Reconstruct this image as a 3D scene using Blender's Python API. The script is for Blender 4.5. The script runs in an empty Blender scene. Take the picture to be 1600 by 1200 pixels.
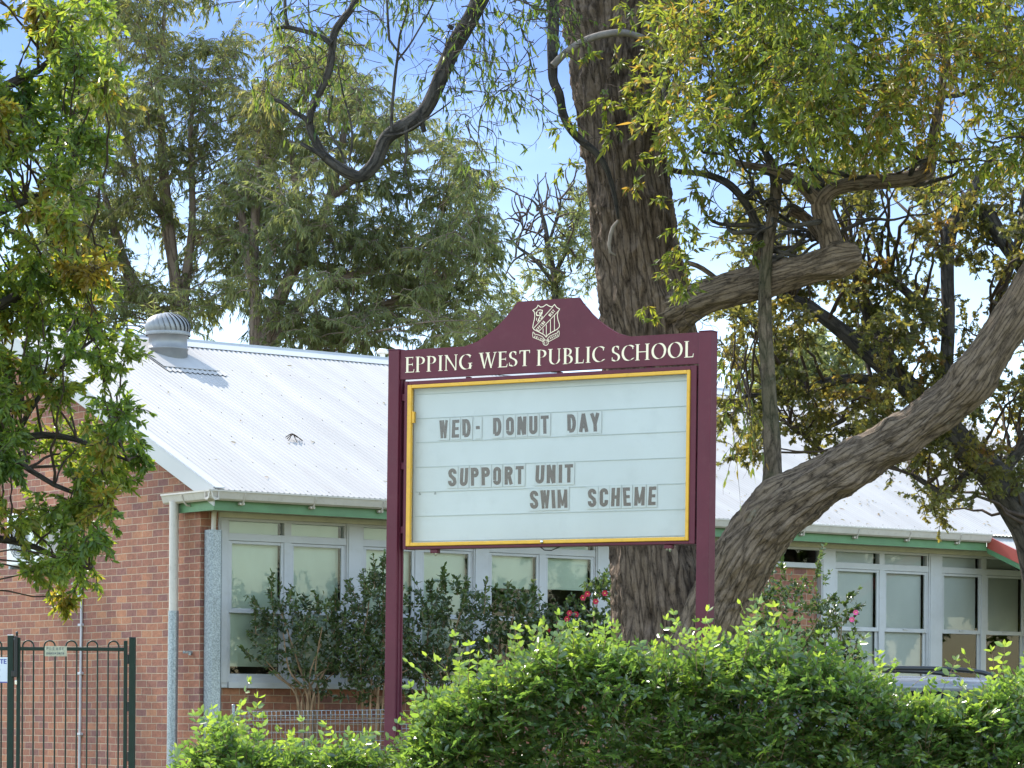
import bpy, math, random
import numpy as np
from mathutils import Vector, Matrix

# ------------------------------------------------------------------ camera
F, HC, ROLL, EYE = 4800.0, 1115.0, 0.006, 1.5      # focal length in px of a 1600 px wide frame, axis row, roll, eye height
scene = bpy.context.scene
COL = scene.collection
cam_d = bpy.data.cameras.new('camera')
cam_d.sensor_width = 36.0
cam_d.lens = F / 1600 * 36
cam_d.shift_y = (HC - 600) / 1600
cam_d.clip_start, cam_d.clip_end = 0.5, 3000
cam = bpy.data.objects.new('camera', cam_d)
COL.objects.link(cam)
cr, sr = math.cos(ROLL), math.sin(ROLL)
cam.matrix_world = Matrix(((cr, -sr, 0, 0), (0, 0, -1, 0), (sr, cr, 0, EYE), (0, 0, 0, 1)))
scene.camera = cam

# ------------------------------------------------------------------ sky, sun, exposure
SUN_EL, SUN_AZ = 46.0, 133.0                        # azimuth counter-clockwise from +X
sun_dir = Vector((math.cos(math.radians(SUN_AZ)) * math.cos(math.radians(SUN_EL)),
                  math.sin(math.radians(SUN_AZ)) * math.cos(math.radians(SUN_EL)), math.sin(math.radians(SUN_EL))))
world = bpy.data.worlds.new('World')
scene.world = world
world.use_nodes = True
wn, wl = world.node_tree.nodes, world.node_tree.links
bg = wn['Background']
sky = wn.new('ShaderNodeTexSky')
sky.sky_type = 'NISHITA'
sky.sun_disc = False
sky.sun_elevation = math.radians(SUN_EL)
sky.sun_rotation = math.atan2(sun_dir.x, sun_dir.y)
sky.air_density, sky.dust_density, sky.ozone_density = 1.0, 0.3, 2.0
# thin cloud veil, deeper blue low down, sky overhead brightened as added fill
tc = wn.new('ShaderNodeTexCoord')
sep = wn.new('ShaderNodeSeparateXYZ'); wl.new(tc.outputs['Generated'], sep.inputs[0])
mp = wn.new('ShaderNodeMapping'); mp.inputs['Scale'].default_value = (9, 9, 26); wl.new(tc.outputs['Generated'], mp.inputs[0])
nz = wn.new('ShaderNodeTexNoise'); nz.inputs['Scale'].default_value = 1.0; nz.inputs['Detail'].default_value = 6; wl.new(mp.outputs[0], nz.inputs['Vector'])
adz = wn.new('ShaderNodeMath'); adz.operation = 'MULTIPLY_ADD'
wl.new(nz.outputs['Fac'], adz.inputs[0]); adz.inputs[1].default_value = 0.07; wl.new(sep.outputs['Z'], adz.inputs[2])
ramp = wn.new('ShaderNodeValToRGB'); wl.new(adz.outputs[0], ramp.inputs[0])
re_ = ramp.color_ramp.elements
for k in range(2): re_.new(0.5)
for k, (p_, c_) in enumerate(((0.09, (0.58, 0.55, 0.55)), (0.25, (0.165, 0.188, 0.275)), (0.42, (0.55, 0.51, 0.48)), (0.75, (1.45, 1.25, 1.02)))):
    re_[k].position, re_[k].color = p_, (*c_, 1)
mul = wn.new('ShaderNodeMix'); mul.data_type = 'RGBA'; mul.blend_type = 'MULTIPLY'; mul.inputs['Factor'].default_value = 1
# cloud bank added behind the viewer, brightened to fill surfaces facing the camera
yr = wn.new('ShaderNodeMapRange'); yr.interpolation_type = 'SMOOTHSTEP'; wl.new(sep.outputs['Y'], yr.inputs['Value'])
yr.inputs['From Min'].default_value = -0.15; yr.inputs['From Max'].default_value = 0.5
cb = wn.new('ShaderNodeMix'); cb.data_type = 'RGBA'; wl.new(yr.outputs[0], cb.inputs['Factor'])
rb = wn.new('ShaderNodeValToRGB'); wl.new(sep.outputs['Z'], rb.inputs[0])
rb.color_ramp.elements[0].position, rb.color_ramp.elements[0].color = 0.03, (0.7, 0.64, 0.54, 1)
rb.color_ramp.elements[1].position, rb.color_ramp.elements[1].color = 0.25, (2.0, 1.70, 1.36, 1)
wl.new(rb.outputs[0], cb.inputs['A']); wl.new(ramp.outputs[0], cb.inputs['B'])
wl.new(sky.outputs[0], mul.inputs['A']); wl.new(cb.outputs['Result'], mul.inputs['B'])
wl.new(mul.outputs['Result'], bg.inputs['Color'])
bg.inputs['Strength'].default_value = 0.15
sun_d = bpy.data.lights.new('sun', 'SUN')
sun_d.energy, sun_d.angle, sun_d.color = 2.2, math.radians(0.5), (1.0, 0.94, 0.84)
sun = bpy.data.objects.new('sun', sun_d)
COL.objects.link(sun)
sun.rotation_euler = sun_dir.to_track_quat('Z', 'Y').to_euler()
sun.location = (-30, 30, 40)
vs = scene.view_settings
vs.view_transform, vs.look, vs.exposure, vs.gamma = 'Standard', 'None', 2.0, 1.0
vs.use_curve_mapping = False
scene.cycles.max_bounces = 8
scene.cycles.transparent_max_bounces = 12
scene.cycles.transmission_bounces = 6

# ------------------------------------------------------------------ helpers
rng = np.random.default_rng(7)
random.seed(7)

def PX(u, v, Y):
    """point at depth Y that shows at pixel (u, v) of the 1600 x 1200 photograph"""
    a, b = (u - 800) / F, (HC - v) / F
    return np.array([(a * cr - b * sr) * Y, Y, EYE + (a * sr + b * cr) * Y])

def ray_plane(u, v, p, n):
    d = PX(u, v, 1.0) - np.array([0, 0, EYE])
    t = np.dot(np.asarray(p) - np.array([0, 0, EYE]), n) / np.dot(d, n)
    return np.array([0, 0, EYE]) + d * t

def nodes(name):
    m = bpy.data.materials.new(name)
    m.use_nodes = True
    return m, m.node_tree.nodes, m.node_tree.links, m.node_tree.nodes['Principled BSDF']

def mat(name, col, rough=0.6, metal=0.0, spec=0.5, var=0.12, vscale=6.0, bump=0.0, bscale=60.0, dirt=0.0, dirtcol=(0.12, 0.1, 0.08), st=None):
    """plain painted / metal surface with slight mottling, dirt and bump"""
    m, n, l, b = nodes(name)
    b.inputs['Roughness'].default_value = rough
    b.inputs['Metallic'].default_value = metal
    b.inputs['Specular IOR Level'].default_value = spec
    tcn = n.new('ShaderNodeTexCoord')
    t = n.new('ShaderNodeMapping'); l.new(tcn.outputs['Object'], t.inputs[0])
    if st: t.inputs['Scale'].default_value = st
    z = n.new('ShaderNodeTexNoise'); z.inputs['Scale'].default_value = vscale; z.inputs['Detail'].default_value = 5
    l.new(t.outputs[0], z.inputs['Vector'])
    r = n.new('ShaderNodeValToRGB'); l.new(z.outputs['Fac'], r.inputs[0])
    c = np.array(col[:3])
    r.color_ramp.elements[0].position, r.color_ramp.elements[1].position = 0.3, 0.7
    r.color_ramp.elements[0].color = (*(c * (1 - var)), 1)
    r.color_ramp.elements[1].color = (*np.minimum(c * (1 + var), 1), 1)
    out = r.outputs[0]
    if dirt > 0:
        z2 = n.new('ShaderNodeTexNoise'); z2.inputs['Scale'].default_value = vscale * 3.1; z2.inputs['Detail'].default_value = 8; z2.inputs['Roughness'].default_value = 0.7
        l.new(t.outputs[0], z2.inputs['Vector'])
        r2 = n.new('ShaderNodeValToRGB'); l.new(z2.outputs['Fac'], r2.inputs[0])
        r2.color_ramp.elements[0].position, r2.color_ramp.elements[0].color = 0.52, (0, 0, 0, 1)
        r2.color_ramp.elements[1].position, r2.color_ramp.elements[1].color = 0.75, (dirt, dirt, dirt, 1)
        mx = n.new('ShaderNodeMix'); mx.data_type = 'RGBA'; l.new(r2.outputs[0], mx.inputs['Factor'])
        l.new(out, mx.inputs['A']); mx.inputs['B'].default_value = (*dirtcol, 1)
        out = mx.outputs['Result']
    l.new(out, b.inputs['Base Color'])
    if bump > 0:
        z3 = n.new('ShaderNodeTexNoise'); z3.inputs['Scale'].default_value = bscale; z3.inputs['Detail'].default_value = 4
        l.new(t.outputs[0], z3.inputs['Vector'])
        bp = n.new('ShaderNodeBump'); bp.inputs['Strength'].default_value = bump; bp.inputs['Distance'].default_value = 0.01
        l.new(z3.outputs['Fac'], bp.inputs['Height']); l.new(bp.outputs[0], b.inputs['Normal'])
    return m

def leaf_mat(name, stops, trans, tf=0.4, rough=0.42, spec=0.45):
    """leaf: colour from the leaf's own tint attribute, part diffuse-glossy, part translucent"""
    m, n, l, b = nodes(name)
    a = n.new('ShaderNodeAttribute'); a.attribute_name = 'tint'
    r = n.new('ShaderNodeValToRGB'); l.new(a.outputs['Fac'], r.inputs[0])
    e = r.color_ramp.elements
    while len(e) < len(stops): e.new(0.5)
    for k, (p, c) in enumerate(stops):
        e[k].position, e[k].color = p, (*c, 1)
    l.new(r.outputs[0], b.inputs['Base Color'])
    b.inputs['Roughness'].default_value = rough
    b.inputs['Specular IOR Level'].default_value = spec
    mu = n.new('ShaderNodeMix'); mu.data_type = 'RGBA'; mu.blend_type = 'MULTIPLY'; mu.inputs['Factor'].default_value = 1
    l.new(r.outputs[0], mu.inputs['A']); mu.inputs['B'].default_value = (*trans, 1)
    tr = n.new('ShaderNodeBsdfTranslucent'); l.new(mu.outputs['Result'], tr.inputs[0])
    mx = n.new('ShaderNodeMixShader'); mx.inputs[0].default_value = tf
    l.new(b.outputs[0], mx.inputs[1]); l.new(tr.outputs[0], mx.inputs[2])
    l.new(mx.outputs[0], n['Material Output'].inputs[0])
    return m

def bark_mat(name, dark, light, su=14.0, sv=2.2, lichen=0.0, bump=1.0, moss=0.0):
    """fissured bark running along the limb (UV: u round in metres, v along in metres)"""
    m, n, l, b = nodes(name)
    b.inputs['Roughness'].default_value = 0.9
    b.inputs['Specular IOR Level'].default_value = 0.2
    uv = n.new('ShaderNodeUVMap')
    mp = n.new('ShaderNodeMapping'); mp.inputs['Scale'].default_value = (su, sv, 1); l.new(uv.outputs[0], mp.inputs[0])
    tco = n.new('ShaderNodeTexCoord')
    def noise(src, sc, det, rough, typ=None):
        z = n.new('ShaderNodeTexNoise'); z.inputs['Scale'].default_value = sc; z.inputs['Detail'].default_value = det; z.inputs['Roughness'].default_value = rough
        if typ: z.noise_type = typ
        l.new(src, z.inputs['Vector']); return z
    def math_(op, a_, b_):
        q = n.new('ShaderNodeMath'); q.operation = op
        for k_, x_ in enumerate((a_, b_)):
            if isinstance(x_, (int, float)): q.inputs[k_].default_value = x_
            else: l.new(x_, q.inputs[k_])
        return q.outputs[0]
    def ramp_(src, lo, hi):
        q = n.new('ShaderNodeMapRange'); l.new(src, q.inputs['Value']); q.inputs['From Min'].default_value = lo; q.inputs['From Max'].default_value = hi
        return q.outputs[0]
    wz = noise(mp.outputs[0], 0.7, 4, 0.6)
    ad = n.new('ShaderNodeMix'); ad.data_type = 'RGBA'; ad.blend_type = 'ADD'; ad.inputs['Factor'].default_value = 1.6
    l.new(mp.outputs[0], ad.inputs['A']); l.new(wz.outputs['Color'], ad.inputs['B'])
    # long plates parted by narrow cracks, broken across by a second, rounder set
    v1 = n.new('ShaderNodeTexVoronoi'); v1.feature = 'DISTANCE_TO_EDGE'; v1.inputs['Scale'].default_value = 0.8; l.new(ad.outputs['Result'], v1.inputs['Vector'])
    v2 = n.new('ShaderNodeTexVoronoi'); v2.feature = 'DISTANCE_TO_EDGE'; v2.inputs['Scale'].default_value = 2.3; l.new(ad.outputs['Result'], v2.inputs['Vector'])
    fine = noise(tco.outputs['Object'], 38.0, 8, 0.75)
    grain = noise(mp.outputs[0], 5.0, 9, 0.78)
    c1 = ramp_(math_('ADD', v1.outputs['Distance'], math_('MULTIPLY', math_('SUBTRACT', grain.outputs['Fac'], 0.5), 0.28)), -0.02, 0.17)
    c2 = ramp_(math_('ADD', v2.outputs['Distance'], math_('MULTIPLY', math_('SUBTRACT', fine.outputs['Fac'], 0.5), 0.35)), -0.08, 0.14)
    hm_ = math_('ADD', math_('ADD', math_('MULTIPLY', c1, 0.75), math_('MULTIPLY', c2, 0.45)), math_('ADD', math_('MULTIPLY', grain.outputs['Fac'], 0.8), math_('MULTIPLY', fine.outputs['Fac'], 0.7)))
    hm = n.new('ShaderNodeMath'); hm.operation = 'MULTIPLY'; l.new(hm_, hm.inputs[0]); hm.inputs[1].default_value = 0.42
    patch = noise(tco.outputs['Object'], 3.5, 6, 0.65)
    r2 = n.new('ShaderNodeValToRGB'); l.new(math_('ADD', hm.outputs[0], math_('MULTIPLY', math_('SUBTRACT', patch.outputs['Fac'], 0.5), 0.30)), r2.inputs[0])
    r2.color_ramp.elements[0].position, r2.color_ramp.elements[0].color = 0.38, (*dark, 1)
    r2.color_ramp.elements[1].position, r2.color_ramp.elements[1].color = 0.98, (*light, 1)
    out = r2.outputs[0]
    tc = n.new('ShaderNodeTexCoord')
    for amount, colr, sc, lo in ((lichen, (0.30, 0.33, 0.27), 3.0, 0.66), (moss, (0.05, 0.06, 0.025), 1.6, 0.5)):
        if amount <= 0: continue
        z = n.new('ShaderNodeTexNoise'); z.inputs['Scale'].default_value = sc; z.inputs['Detail'].default_value = 9; z.inputs['Roughness'].default_value = 0.65
        l.new(tc.outputs['Object'], z.inputs['Vector'])
        rr = n.new('ShaderNodeValToRGB'); l.new(z.outputs['Fac'], rr.inputs[0])
        rr.color_ramp.elements[0].position, rr.color_ramp.elements[0].color = lo, (0, 0, 0, 1)
        rr.color_ramp.elements[1].position, rr.color_ramp.elements[1].color = lo + 0.06, (amount,) * 3 + (1,)
        mx = n.new('ShaderNodeMix'); mx.data_type = 'RGBA'; l.new(rr.outputs[0], mx.inputs['Factor'])
        l.new(out, mx.inputs['A']); mx.inputs['B'].default_value = (*colr, 1)
        out = mx.outputs['Result']
    l.new(out, b.inputs['Base Color'])
    bp = n.new('ShaderNodeBump'); bp.inputs['Strength'].default_value = bump; bp.inputs['Distance'].default_value = 0.035
    l.new(hm.outputs[0], bp.inputs['Height']); l.new(bp.outputs[0], b.inputs['Normal'])
    return m

def brick_mat(name):
    m, n, l, b = nodes(name)
    b.inputs['Roughness'].default_value = 0.85
    b.inputs['Specular IOR Level'].default_value = 0.25
    tc = n.new('ShaderNodeTexCoord')
    s = n.new('ShaderNodeSeparateXYZ'); l.new(tc.outputs['Object'], s.inputs[0])
    ad = n.new('ShaderNodeMath'); l.new(s.outputs[0], ad.inputs[0]); l.new(s.outputs[1], ad.inputs[1])
    wob = n.new('ShaderNodeTexNoise'); wob.inputs['Scale'].default_value = 1.7; wob.inputs['Detail'].default_value = 3; l.new(tc.outputs['Object'], wob.inputs['Vector'])
    zz = n.new('ShaderNodeMath'); zz.operation = 'MULTIPLY_ADD'; l.new(wob.outputs['Fac'], zz.inputs[0]); zz.inputs[1].default_value = 0.022; l.new(s.outputs[2], zz.inputs[2])
    c = n.new('ShaderNodeCombineXYZ'); l.new(ad.outputs[0], c.inputs[0]); l.new(zz.outputs[0], c.inputs[1])
    def bricks(c1, c2, mort, soff):
        k = n.new('ShaderNodeTexBrick')
        l.new(c.outputs[0], k.inputs['Vector'])
        k.offset, k.offset_frequency, k.squash, k.squash_frequency = 0.5, 2, 1.0, 2
        k.inputs['Scale'].default_value = 1.0
        k.inputs['Brick Width'].default_value = 0.24
        k.inputs['Row Height'].default_value = 0.0855
        k.inputs['Mortar Size'].default_value = 0.0045
        k.inputs['Mortar Smooth'].default_value = 0.25
        k.inputs['Bias'].default_value = 0
        k.inputs['Color1'].default_value = c1; k.inputs['Color2'].default_value = c2; k.inputs['Mortar'].default_value = mort
        return k
    kb = bricks((0, 0, 0, 1), (1, 1, 1, 1), (0.5, 0.5, 0.5, 1), 0)
    r = n.new('ShaderNodeValToRGB'); l.new(kb.outputs['Color'], r.inputs[0])
    e = r.color_ramp.elements
    for k in range(3): e.new(0.5)
    for k, (p, cc) in enumerate(((0.0, (0.235, 0.112, 0.095)), (0.22, (0.28, 0.124, 0.09)), (0.5, (0.315, 0.135, 0.088)), (0.78, (0.35, 0.15, 0.092)), (1.0, (0.42, 0.195, 0.11)))):
        e[k].position, e[k].color = p, (*cc, 1)
    no = n.new('ShaderNodeTexNoise'); no.inputs['Scale'].default_value = 22; no.inputs['Detail'].default_value = 7; no.inputs['Roughness'].default_value = 0.7; l.new(tc.outputs['Object'], no.inputs['Vector'])
    nr = n.new('ShaderNodeValToRGB'); l.new(no.outputs['Fac'], nr.inputs[0])
    nr.color_ramp.elements[0].position, nr.color_ramp.elements[0].color = 0.25, (0.62, 0.62, 0.66, 1)
    nr.color_ramp.elements[1].position, nr.color_ramp.elements[1].color = 0.7, (1.12, 1.1, 1.08, 1)
    mm = n.new('ShaderNodeMix'); mm.data_type = 'RGBA'; mm.blend_type = 'MULTIPLY'; mm.inputs['Factor'].default_value = 1
    l.new(r.outputs[0], mm.inputs['A']); l.new(nr.outputs[0], mm.inputs['B'])
    # large soft weathering
    lm = n.new('ShaderNodeMapping'); lm.inputs['Scale'].default_value = (2.2, 2.2, 0.7); l.new(tc.outputs['Object'], lm.inputs[0])
    lw = n.new('ShaderNodeTexNoise'); lw.inputs['Scale'].default_value = 0.8; lw.inputs['Detail'].default_value = 7; lw.inputs['Roughness'].default_value = 0.65; l.new(lm.outputs[0], lw.inputs['Vector'])
    lr = n.new('ShaderNodeValToRGB'); l.new(lw.outputs['Fac'], lr.inputs[0])
    lr.color_ramp.elements[0].position, lr.color_ramp.elements[0].color = 0.3, (0.70, 0.71, 0.76, 1)
    lr.color_ramp.elements[1].position, lr.color_ramp.elements[1].color = 0.7, (1.08, 1.05, 1.0, 1)
    m2 = n.new('ShaderNodeMix'); m2.data_type = 'RGBA'; m2.blend_type = 'MULTIPLY'; m2.inputs['Factor'].default_value = 1
    l.new(mm.outputs['Result'], m2.inputs['A']); l.new(lr.outputs[0], m2.inputs['B'])
    mo = n.new('ShaderNodeMix'); mo.data_type = 'RGBA'; l.new(kb.outputs['Fac'], mo.inputs['Factor'])
    l.new(m2.outputs['Result'], mo.inputs['A']); mo.inputs['B'].default_value = (0.40, 0.31, 0.22, 1)
    l.new(mo.outputs['Result'], b.inputs['Base Color'])
    iv = n.new('ShaderNodeMath'); iv.operation = 'MULTIPLY_ADD'; l.new(kb.outputs['Fac'], iv.inputs[0]); iv.inputs[1].default_value = -1.0; l.new(no.outputs['Fac'], iv.inputs[2])
    bp = n.new('ShaderNodeBump'); bp.inputs['Strength'].default_value = 0.7; bp.inputs['Distance'].default_value = 0.008
    l.new(iv.outputs[0], bp.inputs['Height']); l.new(bp.outputs[0], b.inputs['Normal'])
    return m

def glass_mat(name, tint=(0.92, 0.96, 0.94), boost=1.0):
    m, n, l, b = nodes(name)
    tr = n.new('ShaderNodeBsdfTransparent'); tr.inputs[0].default_value = (*tint, 1)
    gl = n.new('ShaderNodeBsdfGlossy'); gl.inputs['Roughness'].default_value = 0.015
    fr = n.new('ShaderNodeFresnel'); fr.inputs['IOR'].default_value = 1.5
    mu = n.new('ShaderNodeMath'); mu.operation = 'MULTIPLY'; l.new(fr.outputs[0], mu.inputs[0]); mu.inputs[1].default_value = boost
    mx = n.new('ShaderNodeMixShader'); l.new(mu.outputs[0], mx.inputs[0]); l.new(tr.outputs[0], mx.inputs[1]); l.new(gl.outputs[0], mx.inputs[2])
    l.new(mx.outputs[0], n['Material Output'].inputs[0])
    return m

class MB:
    """collects polygons; build() links them as ONE mesh object"""
    def __init__(s): s.v, s.f, s.m, s.s = [], [], [], []
    def add(s, verts, faces, mi=0, smooth=False):
        o = len(s.v)
        s.v += [tuple(map(float, p)) for p in verts]
        for f in faces:
            s.f.append(tuple(i + o for i in f)); s.m.append(mi); s.s.append(smooth)
    def box(s, x0, x1, y0, y1, z0, z1, mi=0):
        v = [(x, y, z) for x in (x0, x1) for y in (y0, y1) for z in (z0, z1)]
        s.add(v, [(0, 1, 3, 2), (4, 6, 7, 5), (0, 4, 5, 1), (2, 3, 7, 6), (0, 2, 6, 4), (1, 5, 7, 3)], mi)
    def bbox(s, x0, x1, y0, y1, z0, z1, b=0.004, mi=0):
        """box with chamfered edges"""
        import bmesh
        bm = bmesh.new()
        bmesh.ops.create_cube(bm, size=1)
        for q in bm.verts:
            q.co = Vector(((x0 + x1) / 2 + q.co.x * (x1 - x0), (y0 + y1) / 2 + q.co.y * (y1 - y0), (z0 + z1) / 2 + q.co.z * (z1 - z0)))
        bmesh.ops.bevel(bm, geom=bm.edges[:], offset=b, segments=2, affect='EDGES', profile=0.5)
        bm.verts.index_update()
        s.add([q.co for q in bm.verts], [[q.index for q in f.verts] for f in bm.faces], mi)
        bm.free()
    def prism(s, poly, axis, a, b, mi=0):
        """2-D polygon extruded along an axis from a to b; poly is in the two other axes in order"""
        n = len(poly)
        def P(p, h):
            q = list(p); q.insert(axis, h); return q
        v = [P(p, a) for p in poly] + [P(p, b) for p in poly]
        s.add(v, [tuple(range(n))[::-1], tuple(range(n, 2 * n))] + [(i, (i + 1) % n, n + (i + 1) % n, n + i) for i in range(n)], mi)
    def tube(s, pts, r, n=8, mi=0, cap=True, smooth=True):
        pts = [Vector(p) for p in pts]
        rr = r if hasattr(r, '__len__') else [r] * len(pts)
        v, f = [], []
        t0 = (pts[1] - pts[0]).normalized()
        up = Vector((0, 0, 1)) if abs(t0.z) < 0.9 else Vector((1, 0, 0))
        nn = t0.cross(up).normalized()
        for i, p in enumerate(pts):
            t = (pts[min(i + 1, len(pts) - 1)] - pts[max(i - 1, 0)]).normalized()
            nn = (nn - t * nn.dot(t)).normalized(); bb = t.cross(nn)
            for k in range(n):
                a = 2 * math.pi * k / n
                v.append(p + (nn * math.cos(a) + bb * math.sin(a)) * rr[i])
        for i in range(len(pts) - 1):
            for k in range(n):
                f.append((i * n + k, i * n + (k + 1) % n, (i + 1) * n + (k + 1) % n, (i + 1) * n + k))
        s.add(v, f, mi, smooth)
        if cap:
            L = (len(pts) - 1) * n
            s.add(v[:n], [tuple(range(n))[::-1]], mi); s.add(v[L:], [tuple(range(n))], mi)
    def lathe(s, prof, c, n=24, mi=0, smooth=True):
        v, f = [], []
        for r, z in prof:
            for k in range(n):
                a = 2 * math.pi * k / n
                v.append((c[0] + r * math.cos(a), c[1] + r * math.sin(a), c[2] + z))
        for i in range(len(prof) - 1):
            for k in range(n):
                f.append((i * n + k, i * n + (k + 1) % n, (i + 1) * n + (k + 1) % n, (i + 1) * n + k))
        s.add(v, f, mi, smooth)
    def build(s, name, mats, parent=None):
        me = bpy.data.meshes.new(name)
        me.from_pydata(s.v, [], s.f)
        for m in (mats if isinstance(mats, (list, tuple)) else [mats]): me.materials.append(m)
        me.polygons.foreach_set('material_index', s.m)
        me.polygons.foreach_set('use_smooth', s.s)
        me.update()
        o = bpy.data.objects.new(name, me)
        COL.objects.link(o)
        if parent: o.parent = parent
        return o

def fast_mesh(name, V, Fc, material, parent=None, tint=None, uv=None, smooth=False):
    """V (n,3), Fc (m,k) numpy -> one mesh object"""
    me = bpy.data.meshes.new(name)
    V = np.ascontiguousarray(V, dtype=np.float32); Fc = np.ascontiguousarray(Fc, dtype=np.int32)
    m, k = Fc.shape
    me.vertices.add(len(V)); me.vertices.foreach_set('co', V.ravel())
    me.loops.add(m * k); me.loops.foreach_set('vertex_index', Fc.ravel())
    me.polygons.add(m)
    me.polygons.foreach_set('loop_start', np.arange(0, m * k, k, dtype=np.int32))
    me.polygons.foreach_set('loop_total', np.full(m, k, dtype=np.int32))
    if smooth: me.polygons.foreach_set('use_smooth', np.ones(m, dtype=bool))
    if tint is not None:
        a = me.attributes.new('tint', 'FLOAT', 'FACE'); a.data.foreach_set('value', np.ascontiguousarray(tint, dtype=np.float32))
    if uv is not None:
        u = me.uv_layers.new(name='UVMap'); u.data.foreach_set('uv', np.ascontiguousarray(uv, dtype=np.float32).ravel())
    me.materials.append(material)
    me.update(calc_edges=True)
    me.validate()
    o = bpy.data.objects.new(name, me)
    COL.objects.link(o)
    if parent: o.parent = parent
    return o

def empty(name, loc, rz=0.0):
    o = bpy.data.objects.new(name, None)
    COL.objects.link(o)
    o.location = loc; o.rotation_euler = (0, 0, rz)
    o.empty_display_size = 0.3
    return o

def tag(o, label=None, cat=None, group=None, kind=None):
    if label: o['label'] = label
    if cat: o['category'] = cat
    if group: o['group'] = group
    if kind: o['kind'] = kind
    return o

def norm(a):
    return a / np.maximum(np.linalg.norm(a, axis=-1, keepdims=True), 1e-9)

def rand_dir(n):
    return norm(rng.normal(size=(n, 3)))

# ---- value noise on a 3-D lattice
_LAT = rng.random((32, 32, 32))
def noise3(p):
    p = np.asarray(p, dtype=float)
    i = np.floor(p).astype(int); f = p - i; f = f * f * (3 - 2 * f)
    r = 0
    for dx in (0, 1):
        for dy in (0, 1):
            for dz in (0, 1):
                w = (f[..., 0] if dx else 1 - f[..., 0]) * (f[..., 1] if dy else 1 - f[..., 1]) * (f[..., 2] if dz else 1 - f[..., 2])
                r = r + w * _LAT[(i[..., 0] + dx) % 32, (i[..., 1] + dy) % 32, (i[..., 2] + dz) % 32]
    return r
def fbm(p, o=4):
    p = np.asarray(p, dtype=float)
    return sum(noise3(p * 2 ** k + 7.3 * k) * 0.5 ** k for k in range(o)) / sum(0.5 ** k for k in range(o))

# ---- foliage
TEMPL = {
    'lance': ([(0, 0, 0), (0.30, 0.5, 0.22), (0.62, 0.36, 0.16), (1, 0, 0), (0.62, -0.36, 0.16), (0.30, -0.5, 0.22)], [(0, 3, 2, 1), (0, 5, 4, 3)]),
    'oval': ([(0, 0, 0), (0.25, 0.42, 0.15), (0.65, 0.46, 0.15), (1, 0, 0), (0.65, -0.46, 0.15), (0.25, -0.42, 0.15)], [(0, 3, 2, 1), (0, 5, 4, 3)]),
    'slim': ([(0, 0, 0), (0.4, 0.5, 0.05), (1, 0, 0), (0.4, -0.5, 0.05)], [(0, 3, 2, 1)]),
    'lobed': ([(0, 0.02, 0), (0.18, 0.28, 0.05), (0.34, 0.12, 0), (0.45, 0.52, 0.12), (0.60, 0.18, 0.02), (0.74, 0.44, 0.1), (0.84, 0.14, 0), (1, 0.03, -0.05),
               (1, -0.03, -0.05), (0.84, -0.14, 0), (0.74, -0.44, 0.1), (0.60, -0.18, 0.02), (0.45, -0.52, 0.12), (0.34, -0.12, 0), (0.18, -0.28, 0.05), (0, -0.02, 0)],
              [(0, 1, 2, 13), (15, 0, 13, 14), (2, 3, 4, 11), (2, 11, 12, 13), (4, 5, 6, 9), (4, 9, 10, 11), (6, 7, 8, 9)]),
}

class Leaves:
    def __init__(s): s.b, s.d, s.n, s.L, s.W, s.t = [], [], [], [], [], []
    def add(s, base, d, nrm, L, W, tint):
        s.b.append(base); s.d.append(d); s.n.append(nrm); s.L.append(L); s.W.append(W); s.t.append(np.clip(tint, 0, 1))
    def build(s, name, templ, material, parent):
        B, D, Nn = (np.concatenate(q) for q in (s.b, s.d, s.n))
        L, W, T = (np.concatenate(q) for q in (s.L, s.W, s.t))
        D = norm(D); side = norm(np.cross(Nn, D)); up = np.cross(D, side)
        tv, tf = TEMPL[templ]
        tv = np.array(tv)
        V = (B[:, None] + D[:, None] * (tv[None, :, 0:1] * L[:, None, None]) + side[:, None] * (tv[None, :, 1:2] * W[:, None, None])
             + up[:, None] * (tv[None, :, 2:3] * W[:, None, None]))
        quads = np.array(tf)
        Q = (quads[None] + (np.arange(len(B)) * len(tv))[:, None, None]).reshape(-1, 4)
        return fast_mesh(name, V.reshape(-1, 3), Q, material, parent, tint=np.repeat(T, len(quads)))

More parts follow.
